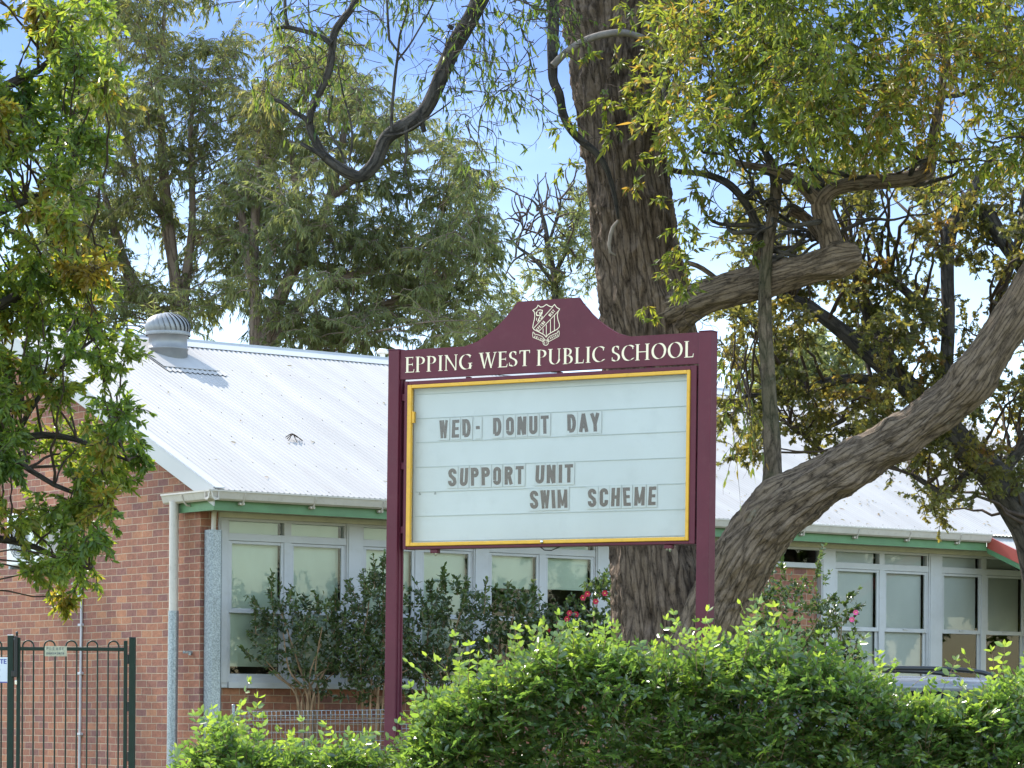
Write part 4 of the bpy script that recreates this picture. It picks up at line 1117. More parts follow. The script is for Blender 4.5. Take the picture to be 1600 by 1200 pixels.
b = MB(); b.bbox(xs1 - 0.037, xs1, -0.02, 0.02, 0.08, gp(196, 1001)[1], 0.004); b.build('stile', M['dgreen'], gate)
b = MB(); b.bbox(xs0 - 0.008, xs0 + 0.029, -0.02, 0.02, 0.08, gp(26, 996)[1], 0.004); b.build('stile', M['dgreen'], gate)
lx = gp(26.5, 1014)[0] - gx0
b = MB()
b.bbox(lx - 0.022, lx + 0.014, -0.06, -0.021, gp(26, 1050)[1], gp(26, 994)[1], 0.006)
b.bbox(lx - 0.05, lx + 0.016, -0.068, -0.0205, gp(26, 1058)[1], gp(26, 1048)[1], 0.006)
b.lathe([(0.0, 0.05), (0.012, 0.048), (0.016, 0.035), (0.013, 0.02), (0.009, 0.0)], (lx + 0.005, -0.04, gp(26, 994)[1]), 12)
lt_ = b.build('latch', M['black'], gate)
b = MB(); b.bbox(lx - 0.014, lx + 0.010, -0.05, -0.021, gp(26, 1070)[1], gp(26, 1063)[1], 0.004)
b.lathe([(0.0, 0.006), (0.009, 0.004), (0.01, 0)], (lx - 0.02, -0.045, gp(26, 999)[1]), 8)
b.build('latch_striker', M['steel'], lt_)
for v in (1030, 1104, 1182):                        # hinges
    b = MB(); z = gp(200, v)[1]; xh = gp(200, v)[0] - gx0
    b.bbox(xh - 0.008, xh + 0.012, -0.022, 0.015, z - 0.05, z + 0.05, 0.004); b.build('hinge', M['black'], gate)
xp0, xp1 = gp(202, 1014)[0] - fx0, gp(212, 1014)[0] - fx0
hp = empty('gate_post', (gp(207, 1014)[0], YG, 0))
tag(hp, 'dark green square steel post carrying the gate hinges', 'post')
b = MB(); b.bbox(-0.033, 0.033, -0.033, 0.033, 0, gp(206, 997)[1], 0.005); b.build('shaft', M['dgreen'], hp)
b = MB(); b.bbox(-0.035, 0.035, -0.035, 0.035, gp(206, 997)[1] + 0.0005, gp(206, 995.5)[1], 0.003); b.build('post_cap', M['black'], hp)
# fence panel left of the gate
b = MB(); z9 = gp(17, 993.5)[1]; xq = gp(17, 1014)[0] - fx0
b.bbox(xq - 0.033, xq + 0.033, -0.033, 0.033, 0, z9, 0.005); b.build('post', M['dgreen'], fen)
b = MB(); b.bbox(xq - 0.034, xq + 0.034, -0.034, 0.034, z9 + 0.0005, z9 + 0.012, 0.004); b.build('post_cap', M['steel'], fen)
usl = [-13.8 - 16.6 * k for k in range(14)][::-1] + [2.5 - 0.0]
usl = [2.5 - 16.6 * k for k in range(14)][::-1]
for pts in loops(usl, fx0, zr):
    b = MB(); b.tube(pts, RP, 8); b.build('picket_loop', M['dgreen'], fen)
for (za, zc) in ((zr - 0.019, zr + 0.019), (0.12, 0.158)):
    b = MB(); b.bbox(gp(usl[0], 1014)[0] - fx0 - 0.1, xq - 0.034, -0.0185, 0.0185, za, zc, 0.004); b.build('rail', M['dgreen'], fen)
# worn plate on the gate
pz0, pz1 = gp(70, 1025.5)[1], gp(70, 1009.5)[1]; px0, px1 = gp(70.5, 1014)[0], gp(105, 1014)[0]
npl = tag(empty('notice_plate', ((px0 + px1) / 2, YG - 0.026, (pz0 + pz1) / 2)), 'small worn metal notice plate reading PLEASE on the gate rail', 'notice')
hw_, hh_ = (px1 - px0) / 2, (pz1 - pz0) / 2
b = MB(); b.bbox(-hw_, hw_, -0.002, 0.002, -hh_, hh_, 0.0008); b.build('plate', M['plate'], npl)
b = MB(); n = 6; st = 2 * hw_ * 0.86 / n
for k, c in enumerate('PLEASE'):
    put(b, sans_glyph(c, 0.15, 0.5), lambda x, z, k=k: (-hw_ * 0.84 + k * st + x * st * 1.35, 0.012 + z * hh_ * 0.55), -0.0028)
for k in range(9):                                  # second line worn to stubs
    w_ = st * 0.5; x_ = -hw_ * 0.86 + k * st * 0.645
    for q in range(3):
        if rng.random() < 0.8: b.box(x_ + q * w_ * 0.36, x_ + q * w_ * 0.36 + w_ * 0.2, -0.0029, -0.0021, -hh_ * 0.72 + rng.random() * 0.006, -hh_ * 0.18 - rng.random() * 0.008)
    b.box(x_, x_ + w_, -0.00305, -0.0022, -hh_ * (0.3 + 0.4 * rng.random()), -hh_ * 0.24)
b.build('lettering', M['greyink'], npl)
# white notice on the fence panel
wx1 = gp(12.8, 1014)[0]; wz0, wz1 = gp(8, 1067)[1], gp(8, 1027)[1]
wp = tag(empty('notice_sign', (wx1 - 0.3, YG - 0.038, (wz0 + wz1) / 2)), 'white notice panel with dark blue capitals and blue lower edge on the fence', 'notice')
wh_ = (wz1 - wz0) / 2
b = MB(); b.bbox(-0.3, 0.3, -0.002, 0.002, -wh_, wh_, 0.0008); b.build('panel', M['platew'], wp)
b = MB()
S_ = YG / F
for k, c in enumerate('TE'):
    put(b, sans_glyph(c, 0.2, 0.62), lambda x, z, k=k: (0.3 - (12.8 - (-1.5 + k * 5.2)) * S_ * 0 - (11.5 - k * 5.6) * S_ + x * 8.0 * S_, wh_ - 10.4 * S_ + z * 7.4 * S_), -0.0028)
put(b, [rect(-0.299, 0.299, -wh_ + 0.001, -wh_ + 0.012)], lambda x, z: (x, z), -0.0028)
put(b, stroke(arc(0.3 - 14.8 * S_, wh_ - 20 * S_, 2.6 * S_, 3.2 * S_, -75, 75, 8), 1.3 * S_), lambda x, z: (x, z), -0.0028)
put(b, stroke(arc(0.3 - 14.6 * S_, wh_ - 30 * S_, 2.4 * S_, 2.4 * S_, -90, 90, 8), 1.2 * S_), lambda x, z: (x, z), -0.0028)
b.build('lettering', M['blue'], wp)

# ---- low welded mesh garden fence
YM = 34.0
def mp_(u, v): p = PX(u, v, YM); return p[0], p[2]
mf = tag(empty('mesh_fence', (mp_(365, 1112)[0], YM, 0)), 'low grey welded wire fence with rolled top before the window shrubs', 'fence')
mx0 = mp_(365, 1112)[0]
def mesh_panel(u0, u1, v0, v1):
    xa, za = mp_(u0, v0); xb, zb = mp_(u1, v1)
    xa -= mx0; xb -= mx0
    b = MB(); n = int((xb - xa) / 0.05)
    for k in range(n + 1):
        x = xa + (xb - xa) * k / n; zt_ = za + (zb - za) * k / n
        b.tube([(x, 0, 0.03), (x, 0, zt_ - 0.14), (x, -0.012, zt_ - 0.10), (x, -0.055, zt_ - 0.05), (x, -0.05, zt_ - 0.005), (x, 0.0, zt_), (x, 0.045, zt_ - 0.02), (x, 0.05, zt_ - 0.06), (x, 0.0, zt_ - 0.10)], 0.0024, 4, cap=False)
    for off, y in ((0.0, 0.0), (0.05, -0.057), (0.05, 0.05), (0.10, -0.014), (0.14, 0.0), (0.24, 0.0), (0.34, 0), (0.44, 0), (0.56, 0), (0.7, 0), (0.85, 0), (1.0, 0), (1.15, 0), (1.3, 0)):
        b.tube([(xa, y - 0.003, za - off), (xb, y - 0.003, zb - off)], 0.0028, 4)
    return b.build('mesh_panel', M['galv'], mf)
mesh_panel(368, 602, 1112, 1109)
mesh_panel(606, 700, 1131, 1133)
for (u, v) in ((364.5, 1102), (604, 1100), (702, 1126)):
    x, z = mp_(u, v)
    b = MB(); b.tube([(x - mx0, 0.03, 0), (x - mx0, 0.03, z)], 0.018, 10); b.lathe([(0, 0.012), (0.02, 0.008), (0.022, 0)], (x - mx0, 0.03, z), 10); b.build('post', M['galv'], mf)

# ================================================================== CAR behind the hedge
YC = 23.2
cx_ = PX(1500, 1050, YC)[0]
car = tag(empty('parked_car', (cx_, YC, 0), math.radians(4)), 'silver parked wagon with dark roof rails, mostly hidden behind the hedge', 'car')
CH = 1.80
def car_loft(sections, name, m, parent):
    """sections: x, list of (y, z) half profile"""
    v, f = [], []
    n = len(sections[0][1])
    for x, pr_ in sections: v += [(x, y, z) for y, z in pr_] + [(x, -y, z) for y, z in pr_[::-1]]
    k = 2 * n
    for i in range(len(sections) - 1):
        for j in range(k): f.append((i * k + j, i * k + (j + 1) % k, (i + 1) * k + (j + 1) % k, (i + 1) * k + j))
    f += [tuple(range(k))[::-1], tuple(range((len(sections) - 1) * k, len(sections) * k))]
    b = MB(); b.add(v, f, smooth=True)
    return b.build(name, m, parent)
body = [(-2.35, [(0.70, 0.45), (0.78, 0.65), (0.78, 0.92), (0.70, 1.0)]), (-2.2, [(0.84, 0.32), (0.90, 0.65), (0.88, 1.0), (0.80, 1.08)]), (-1.2, [(0.88, 0.28), (0.94, 0.65), (0.92, 1.02), (0.84, 1.12)]),
        (1.0, [(0.88, 0.28), (0.94, 0.65), (0.92, 1.02), (0.84, 1.12)]), (2.1, [(0.84, 0.30), (0.90, 0.62), (0.86, 0.95), (0.78, 1.02)]), (2.4, [(0.66, 0.42), (0.72, 0.6), (0.70, 0.82), (0.62, 0.88)])]
car_loft(body, 'body', M['carpaint'], car)
cabin = [(-2.15, [(0.80, 1.09), (0.76, 1.2), (0.70, 1.3)]), (-1.95, [(0.82, 1.10), (0.74, 1.45), (0.64, 1.62)]), (-1.6, [(0.82, 1.11), (0.72, 1.55), (0.58, 1.70)]), (0.1, [(0.83, 1.12), (0.72, 1.56), (0.58, 1.735)]),
         (0.6, [(0.82, 1.12), (0.72, 1.5), (0.58, 1.66)]), (1.35, [(0.80, 1.09), (0.76, 1.15), (0.66, 1.18)])]
car_loft(cabin, 'window_band', M['carglass'], car)
top = [(-2.0, [(0.62, 1.60), (0.56, 1.655), (0.35, 1.69)]), (-1.6, [(0.665, 1.655), (0.59, 1.735), (0.36, 1.765)]), (-0.7, [(0.67, 1.685), (0.60, 1.765), (0.36, 1.80)]), (0.1, [(0.67, 1.68), (0.60, 1.755), (0.36, 1.785)]), (0.55, [(0.65, 1.63), (0.58, 1.69), (0.36, 1.715)])]
car_loft(top, 'car_roof', M['carpaint'], car)
for s_ in (-1, 1):
    b = MB(); b.tube(catmull([(-1.75, 0.58 * s_, 1.735), (-1.6, 0.58 * s_, 1.80), (-1.2, 0.58 * s_, 1.835), (-0.5, 0.58 * s_, 1.85), (0.0, 0.58 * s_, 1.83), (0.2, 0.58 * s_, 1.75)], 24).tolist(), 0.018, 8); b.build('roof_rail', M['black'], car)
for x in (-1.45, 1.4):
    for s_ in (-1, 1):
        b = MB(); b.tube([(x, 0.72 * s_, 0.34), (x, 0.93 * s_, 0.34)], 0.34, 28); w_ = b.build('wheel', M['tyre'], car)
        b = MB(); b.tube([(x, 0.925 * s_, 0.34), (x, 0.94 * s_, 0.34)], 0.21, 20); b.build('rim', M['rim'], w_)
for s_ in (-1, 1):
    b = MB(); b.bbox(-2.33, -2.2, 0.55 * s_ - 0.12, 0.55 * s_ + 0.12, 0.82, 0.98, 0.02); b.build('tail_light', M['lens'], car)
    b = MB(); b.bbox(0.75, 0.92, 0.98 * s_ - 0.09, 0.98 * s_ + 0.09, 1.08, 1.22, 0.03); b.build('wing_mirror', M['carpaint'], car)

# ================================================================== THE BIG GUM BEHIND THE SIGN
YT = 26.5
gum = tag(empty('gum_tree', PX(1030, 1300, YT) * np.array([1, 1, 0])), 'huge forked gum with fissured dark bark rising behind the notice sign', 'tree')
def atree(o, P):
    return P - np.array(o.location)
def limb(name, path, Y, m, parent, root, n=40, amp=0.05, step=0.05, fu=9, fv=1.6, knob=0.05, cap=True, bumps=()):
    P, R = limb_px(path, Y, step)
    bl_ = [(atree(root, PX(u_, v_, y_)), r_, z_, h_) for (u_, v_, y_, r_, z_, h_) in bumps]
    bark_limb(name, atree(root, P), R, m, parent, n, amp, fu, fv, cap, knob, bl_)
    return P, R
trunk = [(1062, 1420, 125), (1052, 1200, 108), (1042, 1060, 92), (1032, 960, 74), (1026, 880, 68), (1022, 800, 69), (1019, 700, 70), (1016, 600, 71), (1012, 520, 72), (1005, 460, 69), (996, 400, 66), (986, 320, 64), (978, 250, 65), (972, 180, 69),
         (970, 110, 78), (972, 50, 92), (974, 0, 104), (974, -60, 110), (966, -140, 95), (958, -240, 78), (955, -360, 60)]
TP, TR = limb('trunk', trunk, YT, M['bark'], gum, gum, n=150, amp=0.12, step=0.02, fu=13, fv=2.2, knob=0.03, bumps=[(1000, 925, 26.1, 0.055, 4.5, -0.16), (1012, 960, 26.1, 0.05, 3.0, -0.13), (1068, 470, 26.1, 0.16, 1.4, 0.09), (905, 190, 26.2, 0.06, 1.0, 0.05), (940, 600, 26.1, 0.12, 2.0, 0.04), (1090, 930, 26.1, 0.22, 1.6, 0.10), (1050, 300, 26.1, 0.1, 1.5, 0.04)])
limb1 = [(1100, 1220, 66, 26.3), (1098, 1100, 60, 26.2), (1104, 1030, 56, 26.1), (1118, 970, 52, 26.0), (1138, 918, 49, 25.9), (1166, 862, 46, 25.7), (1190, 828, 45, 25.6), (1216, 800, 44, 25.5), (1262, 768, 40, 25.4), (1300, 745, 37, 25.3),
         (1336, 724, 38, 25.2), (1372, 702, 34, 25.1), (1405, 684, 36, 25.0), (1440, 660, 33, 24.9), (1470, 638, 35, 24.8), (1500, 613, 34, 24.7), (1522, 590, 37, 24.6), (1545, 556, 31, 24.5), (1577, 506, 31, 24.4), (1612, 452, 32, 24.3), (1660, 370, 29, 24.1), (1720, 240, 26, 23.8), (1780, 60, 22, 23.5)]
LP, LR = limb('limb', limb1, 25, M['bark2'], gum, gum, n=80, amp=0.10, step=0.025, fu=13, fv=3.0, knob=0.05, bumps=[(1206, 762, 25.5, 0.13, 1.0, 0.06), (1470, 672, 24.65, 0.05, 0.7, -0.06), (1552, 588, 24.3, 0.05, 0.8, -0.07), (1390, 660, 24.9, 0.08, 0.8, 0.03), (1330, 760, 25.05, 0.10, 0.8, 0.035), (1230, 830, 25.3, 0.11, 0.9, 0.035), (1500, 570, 24.5, 0.07, 0.8, 0.03)])
limb2 = [(1040, 500, 40, 26.4), (1078, 478, 30, 26.1), (1110, 464, 27, 25.9), (1160, 449, 27, 25.8), (1220, 432, 27, 25.6), (1262, 421, 24, 25.5), (1290, 412, 27, 25.4), (1312, 404, 30, 25.35), (1330, 400, 24, 25.3), (1341, 398, 17, 25.3), (1345, 397, 8, 25.3)]
L2P, L2R = limb('limb', limb2, 25.6, M['bark2'], gum, gum, n=56, amp=0.11, step=0.025, fu=13, fv=3.0, knob=0.075)
# boughs, all real tubes joined to their limb
boughs = [
    ([(1304, 410, 26), (1302, 392, 21), (1297, 370, 17), (1289, 345, 15.5), (1283, 322, 15), (1290, 306, 12), (1308, 294, 12), (1340, 287, 12), (1380, 284, 12), (1420, 279, 12), (1446, 270, 13), (1453, 250, 11), (1458, 215, 9), (1470, 150, 7), (1480, 70, 5)], 25.4, 'bark2'),
    ([(1284, 326, 12), (1268, 305, 10), (1246, 285, 9), (1222, 270, 8), (1190, 262, 6), (1150, 255, 5)], 25.4, 'bark2'),
    ([(1292, 380, 9), (1272, 355, 9), (1256, 338, 8), (1235, 330, 6)], 25.6, 'bark2'),
    ([(1206, 760, 17), (1207, 735, 14.5), (1206, 690, 13.5), (1204, 640, 12.5), (1200, 580, 11.5), (1196, 520, 11), (1195, 460, 10.5), (1197, 410, 10), (1203, 360, 9.5), (1212, 310, 9), (1210, 270, 8), (1200, 245, 7)], 25.5, 'mossbark'),
    ([(1202, 250, 6), (1185, 215, 5), (1170, 175, 5), (1150, 140, 4.5), (1130, 90, 4), (1120, 30, 3.5), (1118, -30, 3)], 25.4, 'bark3'),
    ([(1170, 178, 5), (1200, 140, 5), (1240, 110, 5), (1280, 85, 4.5), (1300, 50, 4), (1350, 20, 3.5), (1400, -30, 3)], 25.3, 'bark3'),
    ([(1197, 390, 7), (1180, 345, 6.5), (1160, 310, 6), (1135, 285, 6), (1100, 272, 5), (1060, 268, 4.5), (1040, 262, 4)], 25.6, 'bark3'),
    ([(1150, 452, 7), (1165, 438, 6), (1177, 415, 6), (1185, 392, 6), (1178, 360, 5), (1172, 330, 4)], 25.9, 'bark2'),
    ([(1140, 456, 4), (1125, 440, 4), (1095, 418, 4), (1072, 410, 3.5)], 25.9, 'bark2'),
    ([(1060, 50, 16), (1078, 45, 15), (1085, 58, 14), (1080, 75, 10)], 26.2, 'bark'),
    # slender bough looping beside and across the trunk
    ([(866, -40, 10), (863, 0, 9.5), (865, 30, 9), (863, 70, 8.5), (863, 98, 8.5), (864, 125, 7.5), (874, 148, 7), (879, 175, 6.5), (889, 198, 6.5), (905, 217, 6.5), (922, 231, 6), (935, 243, 5.5), (947, 262, 4.5), (955, 285, 4), (962, 315, 3.5), (966, 342, 2.5)], 25.75, 'bark3'),
    ([(864, 103, 6), (880, 86, 5.5), (905, 68, 5.5), (935, 56, 5.5), (968, 51, 5.5), (995, 56, 5), (1018, 68, 4.5), (1030, 90, 4), (1036, 130, 3.5), (1042, 180, 3), (1050, 215, 3), (1070, 240, 3), (1072, 265, 2.5)], 25.65, 'paletwig'),
    ([(966, 345, 2.5), (956, 358, 3), (953, 375, 3), (952, 392, 2.5), (962, 399, 1.5)], 25.7, 'paletwig'),
    # the dangling V-shaped bough at the left
    ([(900, -190, 24, 26.0), (840, -110, 19, 25.6), (780, -50, 15, 25.3), (752, -5, 14), (735, 30, 13.5), (712, 68, 13), (695, 105, 12), (678, 145, 11.5), (664, 172, 11.5), (645, 190, 12), (620, 203, 11.5), (602, 218, 11), (594, 238, 10.5), (584, 258, 11), (568, 274, 10.5), (558, 276, 9), (540, 268, 9), (520, 255, 8), (504, 240, 7.5), (492, 218, 7), (484, 196, 6.5), (487, 172, 6), (499, 146, 6), (510, 122, 6), (517, 98, 6), (519, 75, 6), (523, 50, 6), (536, 30, 5.5), (550, 12, 5.5), (565, -20, 5), (580, -60, 4)], 25.0, 'bark3'),
    ([(484, 192, 4.5), (470, 180, 4), (455, 172, 3.5), (445, 162, 3.5), (428, 155, 3)], 24.97, 'bark3'),
    ([(508, 245, 5), (492, 236, 4), (470, 224, 3)], 24.97, 'bark3'),
    ([(518, 68, 5), (505, 60, 4.5), (488, 52, 4), (465, 46, 3.5), (448, 42, 3.5), (432, 44, 2.5)], 24.95, 'bark3'),
    ([(450, 42, 3.5), (446, 25, 3), (445, -10, 2.5)], 24.95, 'bark3'),
    ([(612, 206, 3), (612, 180, 2.5), (616, 130, 2.5), (621, 90, 2), (625, 55, 2), (635, 20, 1.5), (640, -20, 1.2)], 24.9, 'bark3'),
    ([(621, 95, 1.8), (640, 70, 1.6), (655, 45, 1.4), (672, 15, 1.2), (685, -15, 1)], 24.9, 'bark3'),
    ([(608, 62, 2.2), (606, 30, 2), (604, -20, 1.8)], 24.85, 'bark3'),
    ([(608, 62, 2), (620, 78, 1.8), (632, 95, 1.5)], 24.85, 'bark3'),
    ([(634, 198, 3.5), (635, 220, 3), (635, 240, 2.5), (632, 256, 2), (636, 275, 1.2)], 24.9, 'bark3'),
    ([(655, 182, 5), (660, 195, 4.5), (663, 206, 4)], 24.9, 'bark3'),
    ([(562, 280, 1.8), (558, 300, 1.0)], 25.0, 'bark3'),
    ([(706, 40, 5), (703, 45, 4.5)], 24.9, 'bark3'),
    ([(600, 212, 1.8), (630, 208, 1.6), (660, 190, 1.4), (690, 170, 1.1), (705, 158, 1)], 24.85, 'bark3'),
    ([(540, 255, 2.2), (532, 235, 2), (515, 205, 1.8), (514, 180, 1.6), (520, 150, 1.2)], 24.9, 'bark3'),
    ([(545, 250, 2), (550, 225, 1.8), (548, 190, 1.6), (537, 150, 1.4), (528, 105, 1.0)], 24.9, 'bark3'),
]
for path, y, m in boughs:
    P, R = limb_px(path, y, 0.05)
    big = np.max(R) > 0.03
    o = bark_limb('bough', atree(gum, P), R, M[m], gum, 24 if big else 10, 0.08 if m != 'paletwig' else 0.02, 14, 3, True, 0.05)
# twisting small branches springing from the boughs at the upper right, each finer than the one it leaves
src = [(q[0], q[1], q[2], y_) for path_, y_, m_ in boughs[:9] for q in path_ if q[1] < 420 and q[0] > 1090]
src += [(q[0], q[1], q[2], q[3]) for q in limb1 if q[1] < 460]
for k in range(46):
    u, v, h0, y0_ = src[rng.integers(0, len(src))]
    a = rng.uniform(-0.7, 0.7) if u < 1200 else rng.uniform(0, 2 * math.pi)
    path = [(u, v, min(5.0, 0.6 * h0), y0_)]
    for q in range(rng.integers(7, 12)):
        a += rng.normal() * 0.6
        u += 30 * math.cos(a); v -= 22 * abs(math.sin(a)) * (1 if rng.random() < 0.8 else -0.5)
        u = max(u, 1085 + 3 * q); y0_ += rng.normal() * 0.12
        path.append((u, v, max(0.7, path[-1][2] * 0.8), y0_))
    boughs.append((path, 25.0, 'bark3'))
    if len(path) > 6: src.append(path[3])
for path, y, m in boughs[-46:]:
    P, R = limb_px(path, y, 0.05)
    bark_limb('bough', atree(gum, P), R, M[m], gum, 8, 0.06, 14, 3, True, 0.05)
# foliage of the gum: clumps of leafy shoots
lv, tws = Leaves(), Twigs()
def gum_clump(c, r, n, tint, hang=0.35, L=0.068, W=0.0225, per=3, K=6, droop=0.16, up=0.25):
    st = c + rand_dir(n) * (r * 0.45 * rng.random((n, 1)) ** 0.5)
    d = norm(rand_dir(n) + norm(st - c) * 0.8 + np.array([0, 0, up]))
    ln = r * rng.uniform(0.5, 1.15, n)
    P = shoots(st, d, ln, K, droop, 0.22)
    tws.add(P - np.array(gum.location), np.repeat(np.linspace(0.0042, 0.0014, K)[None], n, 0), 3)
    leaves_on(lv, P - np.array(gum.location), per, L, W, hang, 0.75, np.full(n, tint) + rng.normal(size=n) * 0.08)
# upper right canopy
npx = 0
cl = []
while len(cl) < 215:
    u, v = rng.uniform(1045, 1720), rng.uniform(-120, 345)
    y = rng.uniform(22.8, 26.3)
    lim = 325 + 40 * math.sin(u * 0.021) - (60 if u < 1120 else 0)
    if v > lim or (u > 1470 and v > 60 and rng.random() < 0.35) or (v > 225 and 1175 < u < 1475) or (v > 120 and rng.random() < 0.22 + 0.3 * (v - 120) / 200): continue
    cl.append((u, v, y))
for (u, v, y) in cl:
    c = PX(u, v, y)
    tint = 0.70 + 0.20 * math.sin(u * 0.013 + v * 0.01) * rng.random() - 0.15 * (v < 40)
    gum_clump(c, rng.uniform(0.24, 0.42), 15, tint)
# sprays hanging on and around the trunk
for (u, v, y, r, n) in ((985, 25, 25.3, .16, 7), (1040, 40, 25.3, .2, 9), (1000, 75, 25.3, .12, 4), (1032, 55, 25.2, .2, 10), (915, 85, 25.5, .1, 3), (960, 100, 25.4, .12, 4), (935, 165, 25.4, .16, 7), (970, 155, 25.4, .18, 9), (1000, 140, 25.3, .16, 7), (1020, 150, 25.4, .2, 10),
                       (960, 205, 25.4, .15, 6), (1045, 170, 25.4, .2, 10), (990, 245, 25.4, .1, 4), (992, 295, 25.3, .12, 5), (1030, 310, 25.4, .1, 3), (1060, 400, 25.3, .16, 8), (1052, 430, 25.2, .18, 10), (1070, 450, 25.2, .16, 9), (1065, 350, 25.4, .16, 8), (1085, 300, 25.5, .2, 9), (1075, 375, 25.3, .14, 6),
                       (1005, 480, 25.4, .08, 3), (1022, 500, 25.4, .07, 3), (1130, 340, 25.6, .2, 8), (1120, 220, 25.5, .25, 12), (1090, 150, 25.5, .28, 14), (1080, 60, 25.4, .26, 12), (880, 205, 25.6, .15, 4), (890, 260, 25.6, .14, 4), (1170, 395, 25.5, .14, 5), (1128, 560, 25.0, .12, 4), (1126, 640, 25.0, .14, 4), (1135, 590, 25.1, .12, 4), (1235, 215, 25.0, .2, 8)):
    gum_clump(PX(u, v, y), r, n, 0.66, hang=0.5, per=2)
lv.build('crown', 'lance', M['l_gum'], gum)
tws.build('twigs', M['twig'], gum)
# thin hanging sprays at the top centre
lv, tws = Leaves(), Twigs()
seeds = [(u, v, y) for (u, v, y) in zip(rng.uniform(395, 905, 84), rng.uniform(-60, 25, 84), rng.uniform(24.6, 25.6, 84))]
seeds += [(u, v, y) for (u, v, y) in zip(rng.uniform(400, 560, 34), rng.uniform(0, 160, 34), rng.uniform(24.6, 25.6, 34))]
seeds += [(u, v, y) for (u, v, y) in zip(rng.uniform(670, 760, 26), rng.uniform(40, 200, 26), rng.uniform(24.6, 25.2, 26))]
seeds += [(u, v, y) for (u, v, y) in zip(rng.uniform(770, 880, 22), rng.uniform(30, 150, 22), rng.uniform(24.8, 25.6, 22))]
st = np.array([PX(*q) for q in seeds]); n = len(st)
d = norm(rand_dir(n) * np.array([1, 1, 0.5]) + np.array([0.25, 0, -0.25]))
ln = rng.uniform(0.25, 0.75, n)
P = shoots(st, d, ln, 9, 0.14, 0.26)
tws.add(P - np.array(gum.location), np.repeat(np.linspace(0.0052, 0.0015, 9)[None], n, 0), 4)
leaves_on(lv, P - np.array(gum.location), 1, 0.078, 0.018, 0.7, 0.6, np.full(n, 0.22))
top_ = P[:, 4]
P2 = shoots(top_, norm(rand_dir(n) + np.array([0, 0, -0.4])), ln * 0.7, 7, 0.16, 0.3)
tws.add(P2 - np.array(gum.location), np.repeat(np.linspace(0.0035, 0.0012, 7)[None], n, 0), 3)
leaves_on(lv, P2 - np.array(gum.location), 1, 0.074, 0.017, 0.7, 0.6, np.full(n, 0.25))
# bare wiry twigs against the sky and over the trunk
for (ua, ub, va, vb, m_, ya) in ((480, 900, -20, 140, 60, 24.9), (690, 800, 120, 200, 26, 24.9), (860, 1080, 90, 300, 40, 25.45), (1050, 1110, 470, 520, 8, 25.3)):
    n = m_
    st = np.array([PX(rng.uniform(ua, ub), rng.uniform(va, vb), ya) for _ in range(n)])
    P3 = shoots(st, norm(rand_dir(n) * np.array([1, .4, 1]) + np.array([0, 0, -0.1])), rng.uniform(0.2, 0.55, n), 9, 0.06, 0.34)
    tws.add(P3 - np.array(gum.location), np.repeat(np.linspace(0.0035, 0.001, 9)[None], n, 0), 3)
# drooping strands right of the sign
n = 16
st = np.array([PX(rng.uniform(1122, 1175), rng.uniform(520, 640), rng.uniform(24.8, 25.3)) for _ in range(n)])
P4 = shoots(st, norm(rand_dir(n) * 0.5 + np.array([0.1, 0, -1.0])), rng.uniform(0.5, 1.1, n), 12, 0.06, 0.2)
tw4 = Twigs(); tw4.add(P4 - np.array(gum.location), np.repeat(np.linspace(0.0045, 0.001, 12)[None], n, 0), 3); tw4.build('hanging_twigs', M['twig'], gum)
leaves_on(lv, P4 - np.array(gum.location), 1, 0.075, 0.018, 0.8, 0.4, np.full(n, 0.66), kmin=4)
lv.build('hanging_leaves', 'lance', M['l_gum'], gum)
tws.build('hanging_twigs', M['twig'], gum)

